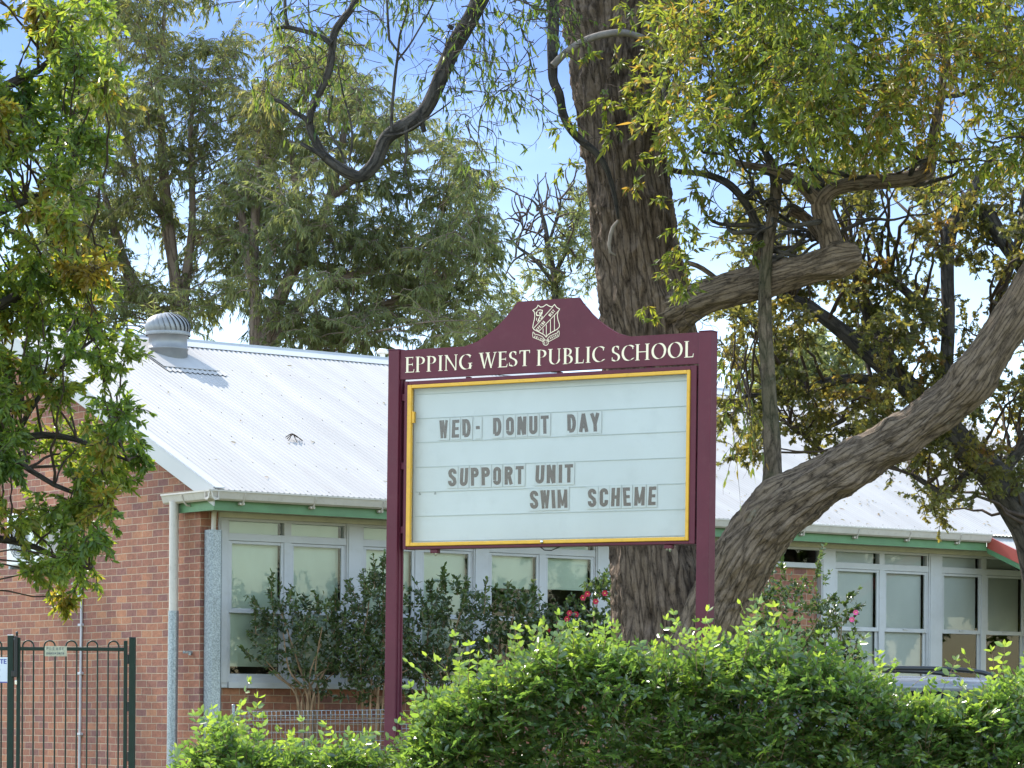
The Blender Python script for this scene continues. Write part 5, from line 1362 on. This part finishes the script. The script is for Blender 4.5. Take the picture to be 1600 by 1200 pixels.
# ================================================================== generic clump tree
def clump_tree(root, stems, poly, n_cl, Y, dY, cr_rng, shoots_n, leafkw, tintf, bark, leafm, templ, gaps=(), mind=24, attach_r=0.012, stem_n=20, weight=None, barkamp=0.05, extra=None):
    """stems: pixel paths (u, v, half width[, depth]); clumps fill the pixel polygon at depths Y +- dY; each clump is carried by its own branch"""
    loc = np.array(root.location)
    SP, SRr = [], []
    for k, path in enumerate(stems):
        P, R = limb_px(path, Y, 0.18)
        bark_limb('trunk' if k == 0 else 'limb', P - loc, R, bark, root, stem_n, barkamp, 6, 1.0, True, 0.04)
        SP.append(P); SRr.append(R)
    SP = np.concatenate(SP); SRr = np.concatenate(SRr)
    us, vs = [p[0] for p in poly], [p[1] for p in poly]
    cl = []; tries = 0
    while len(cl) < n_cl and tries < 40000:
        tries += 1
        u, v = rng.uniform(min(us), max(us)), rng.uniform(min(vs), max(vs))
        if not in_poly((u, v), poly): continue
        if any(((u - gx) / rx) ** 2 + ((v - gy) / ry) ** 2 < 1 for gx, gy, rx, ry in gaps) and rng.random() < 0.9: continue
        y = Y + rng.normal() * dY * 0.5
        if weight and rng.random() > weight(u, v): continue
        if any((u - a) ** 2 + (v - b_) ** 2 + ((y - c) * F / Y * 0.7) ** 2 < mind ** 2 for a, b_, c in cl[-200:]): continue
        cl.append((u, v, y))
    lv, tws = Leaves(), Twigs()
    for (u, v, y) in cl:
        c = PX(u, v, y); r = rng.uniform(*cr_rng)
        # branch from the stem: prefer a point below and not too far
        dd = np.linalg.norm((SP - c) * np.array([1, 1, 0.55]), axis=1) + np.where(SP[:, 2] > c[2] - 0.2 * r, 6.0, 0) + rng.random(len(SP)) * 0.5
        j = int(np.argmin(dd)); a = SP[j]
        L = np.linalg.norm(c - a)
        m_ = a + (c - a) * 0.45 + np.array([0, 0, 0.12 * L]) + rng.normal(size=3) * 0.08 * L
        pth = bezier(a, m_, c, 10) + np.concatenate([np.zeros((1, 3)), rng.normal(size=(8, 3)) * 0.012 * L, np.zeros((1, 3))])
        r0 = min(SRr[j] * 0.7, attach_r * (0.6 + L * 0.35))
        tws.add(pth - loc, np.linspace(max(r0, 0.01), 0.006, 10), 6)
        n = shoots_n
        st = c + rand_dir(n) * (r * 0.35) * rng.random((n, 1))
        d = norm(rand_dir(n) + np.array([0, 0, leafkw.get('up', 0.5)]))
        P = shoots(st, d, r * rng.uniform(0.55, 1.15, n), 6, leafkw.get('droop', 0.2), 0.2)
        tws.add(P - loc, np.repeat(np.linspace(leafkw.get('tr', 0.007), 0.003, 6)[None], n, 0), 3)
        t = tintf(u, v) + rng.normal() * 0.13
        leaves_on(lv, P - loc, leafkw['per'], leafkw['L'], leafkw['W'], leafkw['hang'], leafkw['spread'], np.full(n, t), leafkw.get('tv', 0.13))
    if extra: extra(lv, tws, loc)
    lv.build('crown', templ, leafm, root)
    tws.build('branches', bark if leafkw.get('barktwig') else M['twig'], root)

# ---- background gums beyond the school
far_kw = dict(per=8, L=0.135, W=0.023, hang=0.8, spread=0.7, droop=0.2, up=0.6, tr=0.010, barktwig=True)
YA = 60.0
ta = tag(empty('eucalyptus_tree', PX(270, 1300, YA) * np.array([1, 1, 0])), 'tall olive green gum behind the roof ventilator reaching the top of the photo', 'tree')
clump_tree(ta, [[(285, 1060, 14), (283, 620, 12), (280, 500, 11), (272, 420, 9), (262, 350, 10), (256, 270, 8), (252, 200, 6), (250, 120, 4), (256, 40, 3), (258, -40, 2)],
                [(285, 640, 12), (262, 520, 13), (228, 470, 12), (200, 425, 9), (180, 360, 6), (160, 290, 4), (150, 230, 2.5)],
                [(280, 520, 10), (290, 440, 8), (300, 360, 6), (300, 280, 5), (298, 200, 4), (306, 120, 3)],
                [(262, 350, 7), (232, 300, 6), (210, 255, 5), (195, 200, 3.5), (185, 140, 2.5)],
                [(230, 475, 9), (170, 440, 7), (130, 400, 5), (95, 350, 3)]],
           [(60, 545), (40, 380), (70, 200), (110, 60), (150, -90), (330, -90), (348, 20), (372, 95), (430, 150), (440, 300), (410, 420), (350, 480), (300, 500), (180, 545)],
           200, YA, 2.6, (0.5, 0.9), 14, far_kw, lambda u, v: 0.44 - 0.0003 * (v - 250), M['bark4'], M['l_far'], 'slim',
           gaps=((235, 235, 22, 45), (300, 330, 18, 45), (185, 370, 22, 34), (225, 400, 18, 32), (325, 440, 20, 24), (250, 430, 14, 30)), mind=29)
YB = 57.0
tb = tag(empty('eucalyptus_tree', PX(420, 1300, YB) * np.array([1, 1, 0])), 'broad domed blue-green gum beyond the white roof, behind the notice sign', 'tree')
clump_tree(tb, [[(402, 1060, 17), (402, 640, 14), (400, 530, 11), (398, 460, 9), (388, 400, 9), (378, 340, 6), (372, 290, 4)],
                [(404, 600, 14), (425, 500, 12), (455, 430, 10), (490, 370, 9), (515, 310, 7), (530, 250, 6), (540, 190, 4.5), (546, 130, 3)],
                [(410, 560, 11), (460, 490, 9), (520, 445, 7), (580, 420, 6), (640, 395, 4), (690, 370, 3)],
                [(398, 470, 8), (396, 400, 8), (399, 340, 7), (402, 270, 6), (405, 200, 4.5), (412, 140, 3)],
                [(450, 600, 9), (500, 535, 9), (560, 490, 7), (620, 470, 5), (690, 450, 3)],
                [(470, 405, 7), (468, 340, 6), (460, 280, 5), (455, 220, 3.5)],
                [(515, 310, 6), (570, 270, 5), (620, 245, 3.5), (665, 235, 2.5)]],
           [(345, 330), (375, 210), (400, 120), (440, 60), (490, 50), (560, 80), (610, 130), (640, 200), (690, 225), (738, 258), (768, 320), (784, 385), (775, 440), (750, 480), (790, 500), (780, 560), (560, 560), (400, 520), (370, 430)],
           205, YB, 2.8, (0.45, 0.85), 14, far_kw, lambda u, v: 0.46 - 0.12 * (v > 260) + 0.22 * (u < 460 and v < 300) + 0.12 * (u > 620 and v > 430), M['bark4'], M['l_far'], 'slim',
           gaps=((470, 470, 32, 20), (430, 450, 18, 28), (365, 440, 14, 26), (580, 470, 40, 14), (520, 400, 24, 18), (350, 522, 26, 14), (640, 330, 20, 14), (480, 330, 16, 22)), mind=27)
YD = 78.0
tcx = tag(empty('sparse_tree', PX(865, 1300, YD) * np.array([1, 1, 0])), 'distant thin grey-green tree with bare forked twigs beside the gum trunk', 'tree')
def bare(lv, tws, loc):
    n = 60
    st = np.array([PX(rng.uniform(800, 915), rng.uniform(310, 440), YD + rng.normal() * 1.0) for _ in range(n)])
    P = shoots(st, norm(np.stack([rng.normal(size=n) * 0.9, rng.normal(size=n) * 0.5, rng.uniform(0.0, 1.2, n)], 1)), rng.uniform(0.5, 1.5, n), 9, -0.02, 0.28)
    tws.add(P - loc, np.repeat(np.linspace(0.03, 0.010, 9)[None], n, 0), 4)
clump_tree(tcx, [[(868, 1060, 9), (868, 520, 7), (866, 440, 5), (858, 390, 4), (850, 345, 3), (838, 320, 2), (826, 310, 1.2), (805, 303, 0.9)], [(864, 440, 4), (835, 405, 3), (808, 385, 2), (790, 360, 1.2)], [(866, 430, 4), (890, 380, 3), (905, 330, 2), (900, 290, 1)],
                 [(856, 385, 3), (870, 340, 2), (876, 310, 1.4), (868, 285, 0.8)], [(850, 345, 2), (842, 310, 1.4), (840, 272, 0.8)], [(820, 396, 2), (800, 410, 1.5), (785, 440, 1)]],
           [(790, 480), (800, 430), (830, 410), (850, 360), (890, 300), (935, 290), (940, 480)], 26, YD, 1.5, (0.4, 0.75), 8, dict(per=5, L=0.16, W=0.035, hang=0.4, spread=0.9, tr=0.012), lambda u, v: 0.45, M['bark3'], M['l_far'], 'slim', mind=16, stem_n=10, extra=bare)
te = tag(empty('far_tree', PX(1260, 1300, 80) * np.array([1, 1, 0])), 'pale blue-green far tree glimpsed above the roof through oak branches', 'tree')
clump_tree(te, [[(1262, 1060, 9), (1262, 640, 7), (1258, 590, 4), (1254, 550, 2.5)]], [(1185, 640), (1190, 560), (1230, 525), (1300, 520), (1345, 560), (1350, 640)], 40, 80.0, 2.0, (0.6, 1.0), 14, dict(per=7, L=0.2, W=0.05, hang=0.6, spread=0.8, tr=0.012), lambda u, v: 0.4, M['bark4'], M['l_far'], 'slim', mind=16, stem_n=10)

# ---- oak with turning leaves behind the leaning limb
YO = 31.0
oak = tag(empty('oak_tree', PX(1640, 1300, YO) * np.array([1, 1, 0])), 'dark-branched oak with brownish turning leaves behind the leaning gum limb', 'tree')
clump_tree(oak, [[(1680, 1250, 40), (1650, 1000, 36), (1618, 850, 30), (1585, 790, 27), (1548, 735, 25), (1510, 700, 22), (1470, 655, 19), (1430, 615, 18), (1395, 575, 15), (1370, 520, 13), (1350, 470, 10), (1335, 420, 7)],
                 [(1435, 625, 14), (1400, 590, 15), (1350, 545, 13), (1300, 505, 11), (1255, 475, 9), (1215, 460, 7)],
                 [(1395, 600, 9), (1350, 592, 8), (1300, 594, 8), (1262, 612, 7), (1225, 622, 5), (1180, 615, 3.5), (1140, 630, 2.5)],
                 [(1480, 700, 12), (1478, 600, 11), (1482, 500, 10), (1480, 420, 10), (1485, 360, 12), (1510, 320, 11), (1530, 280, 8), (1560, 230, 6)],
                 [(1440, 480, 7), (1410, 450, 7), (1380, 432, 6), (1340, 420, 5)],
                 [(1560, 745, 13), (1590, 705, 11), (1620, 690, 10), (1680, 680, 9)],
                 [(1520, 735, 8), (1500, 750, 7), (1478, 772, 6), (1455, 760, 5), (1425, 742, 4)],
                 [(1485, 650, 8), (1530, 560, 8), (1560, 470, 7), (1590, 380, 6), (1600, 300, 4)],
                 [(1540, 330, 14), (1570, 380, 12), (1600, 420, 12)],
                 [(1360, 600, 5), (1340, 640, 4.5), (1300, 665, 4), (1260, 680, 3), (1235, 668, 2.5)],
                 [(1420, 690, 5), (1360, 720, 5), (1300, 715, 4.5), (1265, 690, 4), (1245, 665, 3)]],
           [(1135, 300), (1250, 260), (1450, 240), (1640, 220), (1680, 500), (1680, 760), (1560, 735), (1500, 770), (1465, 800), (1440, 812), (1410, 760), (1370, 735), (1300, 700), (1240, 760), (1215, 690), (1140, 720), (1125, 560)],
           265, YO, 1.6, (0.18, 0.38), 9, dict(per=3, L=0.060, W=0.046, hang=0.35, spread=0.95, droop=0.1, up=0.15, tr=0.004), lambda u, v: 0.34 + 0.16 * math.sin(u * 0.02 + v * 0.03), M['bark3'], M['l_oak'], 'lobed',
           gaps=((1520, 440, 55, 38), (1370, 385, 40, 26), (1450, 420, 30, 30), (1260, 560, 36, 30), (1345, 620, 20, 26), (1415, 560, 18, 20), (1310, 340, 34, 20), (1550, 650, 30, 25), (1225, 720, 60, 40), (1180, 550, 16, 50), (1395, 300, 26, 18), (1430, 330, 40, 18)), mind=23, stem_n=28, barkamp=0.07, attach_r=0.02)

# ---- bright leafy tree reaching in from the left
YL = 26.0
nl = tag(empty('shade_tree', PX(-260, 1300, YL) * np.array([1, 1, 0])), 'bright green leafy tree reaching in over the gable from the left edge', 'tree')
near_kw = dict(per=5, L=0.072, W=0.025, hang=0.3, spread=0.8, droop=0.12, up=0.1, tr=0.004)
clump_tree(nl, [[(-260, 1300, 60), (-250, 900, 52), (-240, 600, 46), (-220, 300, 38), (-200, 50, 28), (-190, -150, 20)],
                [(-240, 640, 22), (-140, 560, 15), (-40, 500, 10), (50, 450, 7), (110, 420, 4.5), (165, 425, 2.5)], [(-245, 800, 20), (-140, 740, 13), (-30, 700, 8), (60, 680, 5.5), (130, 690, 4), (200, 720, 2)],
                [(-225, 350, 20), (-120, 230, 14), (0, 140, 8), (60, 110, 5.5), (110, 60, 3)], [(-215, 200, 16), (-110, 60, 11), (-10, -20, 7), (80, -60, 4)],
                [(-248, 900, 16), (-140, 860, 10), (-40, 840, 7), (40, 850, 5), (110, 880, 3.5), (140, 890, 2)], [(-235, 480, 16), (-110, 390, 11), (0, 330, 7), (70, 300, 4.5), (120, 250, 2.5)], [(20, 690, 5), (60, 620, 4), (110, 560, 3), (160, 520, 2)], [(0, 700, 5), (70, 750, 4), (140, 780, 3), (185, 800, 2)]],
           [(-260, -100), (60, -100), (140, -30), (165, 60), (175, 120), (160, 200), (165, 280), (135, 330), (125, 390), (165, 395), (200, 420), (205, 470), (190, 520), (200, 560), (190, 620), (205, 680), (240, 715), (242, 750), (205, 770), (195, 800), (150, 830), (170, 890), (120, 945), (70, 925), (30, 940), (0, 890), (-60, 900), (-260, 900)],
           325, YL, 1.6, (0.18, 0.34), 10, near_kw, lambda u, v: 0.60 + 0.16 * math.sin(u * 0.03 - v * 0.021) + 0.06 * (280 < v < 520), M['bark3'], M['l_near'], 'oval',
           gaps=((70, 545, 30, 16), (160, 350, 34, 50), (20, 60, 40, 30), (215, 560, 34, 34), (165, 600, 30, 18), (180, 250, 40, 40)), mind=19, stem_n=20)

# ---- tree further along the street at the right: shades and is mirrored by the far windows
st_ = tag(empty('street_tree', np.array([27.0, 38.0, 0])), 'broad street tree standing well to the right of the school block', 'tree')
UT = 800 + F * 27.0 / 38.0
clump_tree(st_, [[(UT, 1300, 26), (UT, 1000, 22), (UT - 20, 800, 16), (UT, 600, 9), (UT + 10, 400, 5)], [(UT, 950, 14), (UT - 160, 800, 10), (UT - 320, 700, 5)], [(UT, 930, 14), (UT + 170, 780, 10), (UT + 330, 680, 5)]],
           [(UT - 480, 950), (UT - 520, 650), (UT - 350, 300), (UT, 150), (UT + 350, 300), (UT + 520, 650), (UT + 480, 950)], 110, 38.0, 6.0, (0.5, 0.9), 12, dict(per=5, L=0.22, W=0.10, hang=0.4, spread=0.9, tr=0.006),
           lambda u, v: 0.45, M['bark3'], M['l_near'], 'oval', mind=40, stem_n=12)

# ================================================================== SHRUBS AND HEDGE
def shrub(name, label, cat, base_uv, Y, lobes, nsh, leafkw, stems=7, group=None, tint=0.4, flowers=(), petal='flower', tall=()):
    """lobes: (u, v, ru, rv) pixel ellipses of leaf; stems spread from the base"""
    p0 = PX(base_uv[0], base_uv[1], Y); p0[2] = 0
    root = tag(empty(name, p0), label, cat, group)
    lv, tws, stm = Leaves(), Twigs(), Twigs()
    tot = sum(a[2] * a[3] for a in lobes)
    hub = PX(base_uv[0], base_uv[1], Y)
    for k in range(stems):
        lo = lobes[k % len(lobes)]
        c = PX(lo[0] + rng.normal() * lo[2] * 0.5, lo[1] + rng.normal() * lo[3] * 0.3, Y + rng.normal() * 0.15)
        b0 = p0 + np.array([rng.normal() * 0.06, rng.normal() * 0.05, 0])
        h = hub + np.array([rng.normal() * 0.07, rng.normal() * 0.05, 0])
        stm.add(catmull([b0, h * 0.5 + b0 * 0.5, h, (h + c) / 2 + rng.normal(size=3) * 0.05, c], 22) - p0, np.linspace(0.019, 0.006, 22), 7)
    for (u, v, ru, rv) in lobes:
        n = int(0.38 * nsh * ru * rv / tot)
        th_ = rng.uniform(0, 2 * np.pi, n); rr = rng.random(n) ** 0.45
        st = np.array([PX(u + ru * r_ * math.cos(t_), v + rv * r_ * math.sin(t_), Y + rng.normal() * 0.22 * math.sqrt(max(0.05, 1 - r_ * r_)) + 0.0) for t_, r_ in zip(th_, rr)])
        c = PX(u, v + rv * 0.5, Y)
        d = norm(norm(st - c) * 0.8 + rand_dir(n) * 0.6 + np.array([0, 0, 0.45]))
        P = shoots(st, d, rng.uniform(0.10, 0.24, n), 5, 0.03, 0.2)
        tws.add(P - p0, np.repeat(np.linspace(0.0035, 0.0015, 5)[None], n, 0), 3)
        leaves_on(lv, P - p0, leafkw['per'], leafkw['L'], leafkw['W'], 0.12, 0.85, tint + rng.normal(size=n) * 0.12, kmin=0)
    for (u0, v0, u1, v1) in tall:                   # long whippy leaders
        a, c = PX(u0, v0, Y - 0.05), PX(u1, v1, Y - 0.08)
        pts = bezier(a, (a + c) / 2 + rng.normal(size=3) * 0.03, c, 14)
        tws.add(pts - p0, np.linspace(0.006, 0.002, 14), 5)
        for q in range(2): leaves_on(lv, (pts - p0)[None], 2, leafkw['L'], leafkw['W'], 0.05, 0.85, np.array([tint + 0.15]), kmin=1)
    crown = lv.build('foliage', 'oval', M['l_shrub'], root)
    tws.build('twigs', M['stem'], root); stm.build('stems', M['stem'], root)
    for (u, v) in flowers:
        c = PX(u, v, Y - 0.28) - p0
        b = MB()
        for ring, (nn_, rr_, tl) in enumerate(((6, 0.036, 0.25), (5, 0.024, 0.8))):
            for k in range(nn_):
                a = 2 * math.pi * k / nn_ + ring * 0.5
                ax = Vector((math.cos(a), -0.25 - tl * 0.3, math.sin(a))); sd = Vector((-math.sin(a), 0, math.cos(a)))
                o = Vector(c)
                b.add([o, o + ax * rr_ * .6 + sd * rr_ * .5, o + ax * rr_ + sd * rr_ * .15, o + ax * rr_ - sd * rr_ * .15, o + ax * rr_ * .6 - sd * rr_ * .5], [(0, 1, 2, 3, 4)], 0, True)
        b.lathe([(0.0, 0.008), (0.008, 0.004), (0.009, -0.004)], (c[0], c[1] - 0.022, c[2]), 8, mi=1)
        b.build('flower', [M[petal], M['stamen']], root)
    return root
sk = dict(per=3, L=0.058, W=0.028)
shrub('camellia_shrub', 'airy shrub with forked orange-brown stems before the first window', 'shrub', (482, 1092), 36.0, [(478, 995, 62, 48), (440, 970, 45, 45), (530, 985, 40, 50), (415, 1030, 26, 30), (520, 1050, 60, 40)], 620, sk, 11, 'shrubs under the classroom windows', 0.36, tall=((428, 960, 426, 895), (525, 960, 524, 922), (500, 960, 490, 925), (400, 990, 398, 935)))
shrub('camellia_shrub', 'tall upright shrub against the second window beside the left sign post', 'shrub', (580, 1098), 36.2, [(580, 955, 36, 52), (590, 1020, 55, 50), (565, 1060, 62, 40), (600, 925, 22, 32)], 640, sk, 8, 'shrubs under the classroom windows', 0.42, tall=((585, 920, 583, 868), (600, 915, 601, 862), (552, 960, 545, 905), (570, 930, 566, 890)))
shrub('camellia_shrub', 'dark dense shrub just right of the left sign post under the board', 'shrub', (680, 1098), 36.6, [(668, 965, 30, 40), (710, 950, 36, 38), (690, 1010, 62, 50), (650, 1050, 45, 45), (700, 1060, 70, 40)], 760, sk, 9, 'shrubs under the classroom windows', 0.36, tall=((697, 930, 694, 884), (672, 940, 668, 908), (715, 930, 716, 905), (756, 960, 760, 905)))
shrub('camellia_shrub', 'loose shrub of upright stems before the half-blinded window panes', 'shrub', (790, 1098), 37.0, [(775, 975, 40, 45), (820, 970, 40, 42), (790, 1030, 62, 50), (850, 1000, 40, 40)], 520, dict(per=3, L=0.062, W=0.034), 9, 'shrubs under the classroom windows', 0.46, tall=((794, 960, 793, 915), (833, 960, 834, 905), (770, 960, 775, 915), (815, 960, 820, 930)))
shrub('flowering_shrub', 'camellia with crimson flowers just left of the gum trunk', 'shrub', (905, 1098), 37.2, [(905, 985, 46, 42), (940, 945, 24, 42), (880, 1010, 50, 40), (930, 1030, 50, 50)], 560, dict(per=3, L=0.066, W=0.038), 8, None, 0.28,
      [(918, 928), (911, 934), (945, 927), (856, 984), (873, 974), (900, 960), (886, 967), (890, 958), (931, 940)], 'flower', tall=((944, 940, 946, 900), (938, 930, 936, 910), (960, 950, 966, 915)))
shrub('privet_shrub', 'tall thin shrub before the brick panel right of the leaning limb', 'shrub', (1225, 1098), 38.5, [(1205, 925, 34, 40), (1190, 970, 40, 45), (1240, 975, 55, 45), (1270, 930, 24, 40), (1215, 1030, 70, 50)], 560, sk, 9, None, 0.5, tall=((1225, 900, 1222, 852), (1275, 910, 1290, 848), (1262, 930, 1282, 880), (1195, 900, 1196, 870)))
shrub('flowering_shrub', 'small camellia with one open pink flower before the right windows', 'shrub', (1305, 1098), 38.8, [(1318, 965, 20, 30), (1310, 1000, 32, 40), (1300, 1045, 40, 40)], 260, dict(per=3, L=0.058, W=0.03), 6, None, 0.3, [(1337, 957), (1331, 968)], 'pink', tall=((1320, 950, 1329, 927), (1325, 960, 1352, 944), (1305, 980, 1300, 930)))

def hedge(name, label, prof, Y0, depth, nsh, zmin, L=0.049, W=0.0235, tips=90, drop=46):
    """prof: pixel outline of the top (u, v) at depth Y0"""
    us = np.array([p[0] for p in prof], float); vs_ = np.array([p[1] for p in prof], float) + drop
    xs_ = np.linspace(us[0], us[-1], int((us[-1] - us[0]) / 6))
    vs_ = np.interp(xs_, us, vs_) + (fbm(np.stack([xs_ * 0.035, xs_ * 0, xs_ * 0], 1), 4) - 0.5) * 52; us = xs_
    p0 = PX(us.mean(), 1200, Y0); p0[2] = 0
    root = tag(empty(name, p0), label, 'hedge')
    lv, tws, stm = Leaves(), Twigs(), Twigs()
    n = nsh
    u = rng.uniform(us[0], us[-1], n)
    vt_ = np.interp(u, us, vs_)
    wob = (fbm(np.stack([u * 0.02, np.zeros(n), np.zeros(n)], 1), 3) - 0.5)
    yb = Y0 + wob * 0.25
    ztop = np.array([PX(a, b_, Y0)[2] for a, b_ in zip(u, vt_)]) - 0.06
    kind = rng.random(n)
    fy_ = np.abs(rng.normal(size=n)) * 0.16
    z = zmin + (ztop - zmin) * rng.random(n) ** 0.8
    y = yb + fy_
    topm = kind > 0.62
    y = np.where(topm, yb + rng.random(n) * depth, y)
    z = np.where(topm, ztop - np.abs(rng.normal(size=n)) * 0.07, z)
    inn = kind < 0.12
    y = np.where(inn, yb + rng.random(n) * depth, y)
    # lumpy face, rounded shoulder
    lump = fbm(np.stack([u * 0.016, z * 3.2, y * 0.0], 1), 3) - 0.5
    y = y + lump * 0.5 + np.clip(z - (ztop - 0.22), 0, 1) ** 2 * 2.2
    st = np.array([PX(a, 1100, b_) for a, b_ in zip(u, y)]); st[:, 2] = z
    st[:, 0] *= 1.0
    d = norm(np.stack([rng.normal(size=n) * 0.55, -0.55 + rng.normal(size=n) * 0.45, 0.55 + rng.normal(size=n) * 0.45], 1))
    ln = rng.uniform(0.11, 0.22, n)
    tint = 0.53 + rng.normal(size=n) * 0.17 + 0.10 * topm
    # young upright tips along the top
    tn = tips
    u2 = rng.uniform(us[0] + 4, us[-1] - 4, tn)
    grp = rng.uniform(us[0], us[-1], max(6, tn // 9)); u2 = np.where(rng.random(tn) < 0.6, grp[rng.integers(0, len(grp), tn)] + rng.normal(size=tn) * 9, u2); u2 = np.clip(u2, us[0] + 4, us[-1] - 4)
    z2 = np.array([PX(a, np.interp(a, us, vs_), Y0)[2] for a in u2]) - rng.uniform(0.0, 0.16, tn)
    y2 = Y0 + rng.uniform(0.0, 0.5, tn)
    st2 = np.array([PX(a, 1100, b_) for a, b_ in zip(u2, y2)]); st2[:, 2] = z2
    d2 = norm(np.stack([rng.normal(size=tn) * 0.35, rng.normal(size=tn) * 0.3 - 0.1, np.ones(tn)], 1))
    st = np.concatenate([st, st2]); d = np.concatenate([d, d2]); ln = np.concatenate([ln, rng.uniform(0.18, 0.42, tn)])
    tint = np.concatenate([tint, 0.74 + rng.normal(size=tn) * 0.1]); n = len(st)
    K = 7
    P = shoots(st, d, ln, K, 0.045, 0.11)
    tws.add(P - p0, np.repeat(np.linspace(0.0024, 0.001, K)[None], n, 0), 3)
    # pinnate leaflets: pairs either side of the shoot, one at the tip
    T = norm(np.gradient(P, axis=1)); sd = norm(np.cross(T, norm(rand_dir(n) * 0.5 + np.array([0, -0.4, 0.8]))[:, None]))
    for k in range(1, K):
        for s_ in (-1, 1):
            D = norm(T[:, k] * 0.55 + sd[:, k] * s_ + rng.normal(size=(n, 3)) * 0.22)
            Nn = norm(np.cross(sd[:, k], T[:, k]) + rng.normal(size=(n, 3)) * 0.35)
            sc = (0.75 + 0.25 * math.sin(k / K * math.pi)) * np.exp(rng.normal(size=n) * 0.2) * np.where(np.arange(n) >= n - tn, 1.08, 1.0)
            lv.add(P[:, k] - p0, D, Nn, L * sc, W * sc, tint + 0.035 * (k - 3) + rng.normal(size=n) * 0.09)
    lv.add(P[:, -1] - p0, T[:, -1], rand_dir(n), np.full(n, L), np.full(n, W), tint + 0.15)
    ns = int((us[-1] - us[0]) / 22)
    for k in range(ns):
        a = us[0] + (k + rng.random()) * 22
        b0 = PX(a, 1100, Y0 + depth * 0.5); b0[2] = 0
        t_ = PX(a + rng.normal() * 25, 1100, Y0 + depth * rng.uniform(0.1, 0.9)); t_[2] = PX(a, np.interp(a, us, vs_), Y0)[2] - 0.15
        stm.add(catmull([b0, (b0 + t_) / 2 + rng.normal(size=3) * 0.07, t_], 14) - p0, np.linspace(0.02, 0.005, 14), 6)
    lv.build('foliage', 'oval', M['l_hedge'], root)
    tws.build('twigs', M['stem'], root); stm.build('stems', M['stem'], root)
    return root
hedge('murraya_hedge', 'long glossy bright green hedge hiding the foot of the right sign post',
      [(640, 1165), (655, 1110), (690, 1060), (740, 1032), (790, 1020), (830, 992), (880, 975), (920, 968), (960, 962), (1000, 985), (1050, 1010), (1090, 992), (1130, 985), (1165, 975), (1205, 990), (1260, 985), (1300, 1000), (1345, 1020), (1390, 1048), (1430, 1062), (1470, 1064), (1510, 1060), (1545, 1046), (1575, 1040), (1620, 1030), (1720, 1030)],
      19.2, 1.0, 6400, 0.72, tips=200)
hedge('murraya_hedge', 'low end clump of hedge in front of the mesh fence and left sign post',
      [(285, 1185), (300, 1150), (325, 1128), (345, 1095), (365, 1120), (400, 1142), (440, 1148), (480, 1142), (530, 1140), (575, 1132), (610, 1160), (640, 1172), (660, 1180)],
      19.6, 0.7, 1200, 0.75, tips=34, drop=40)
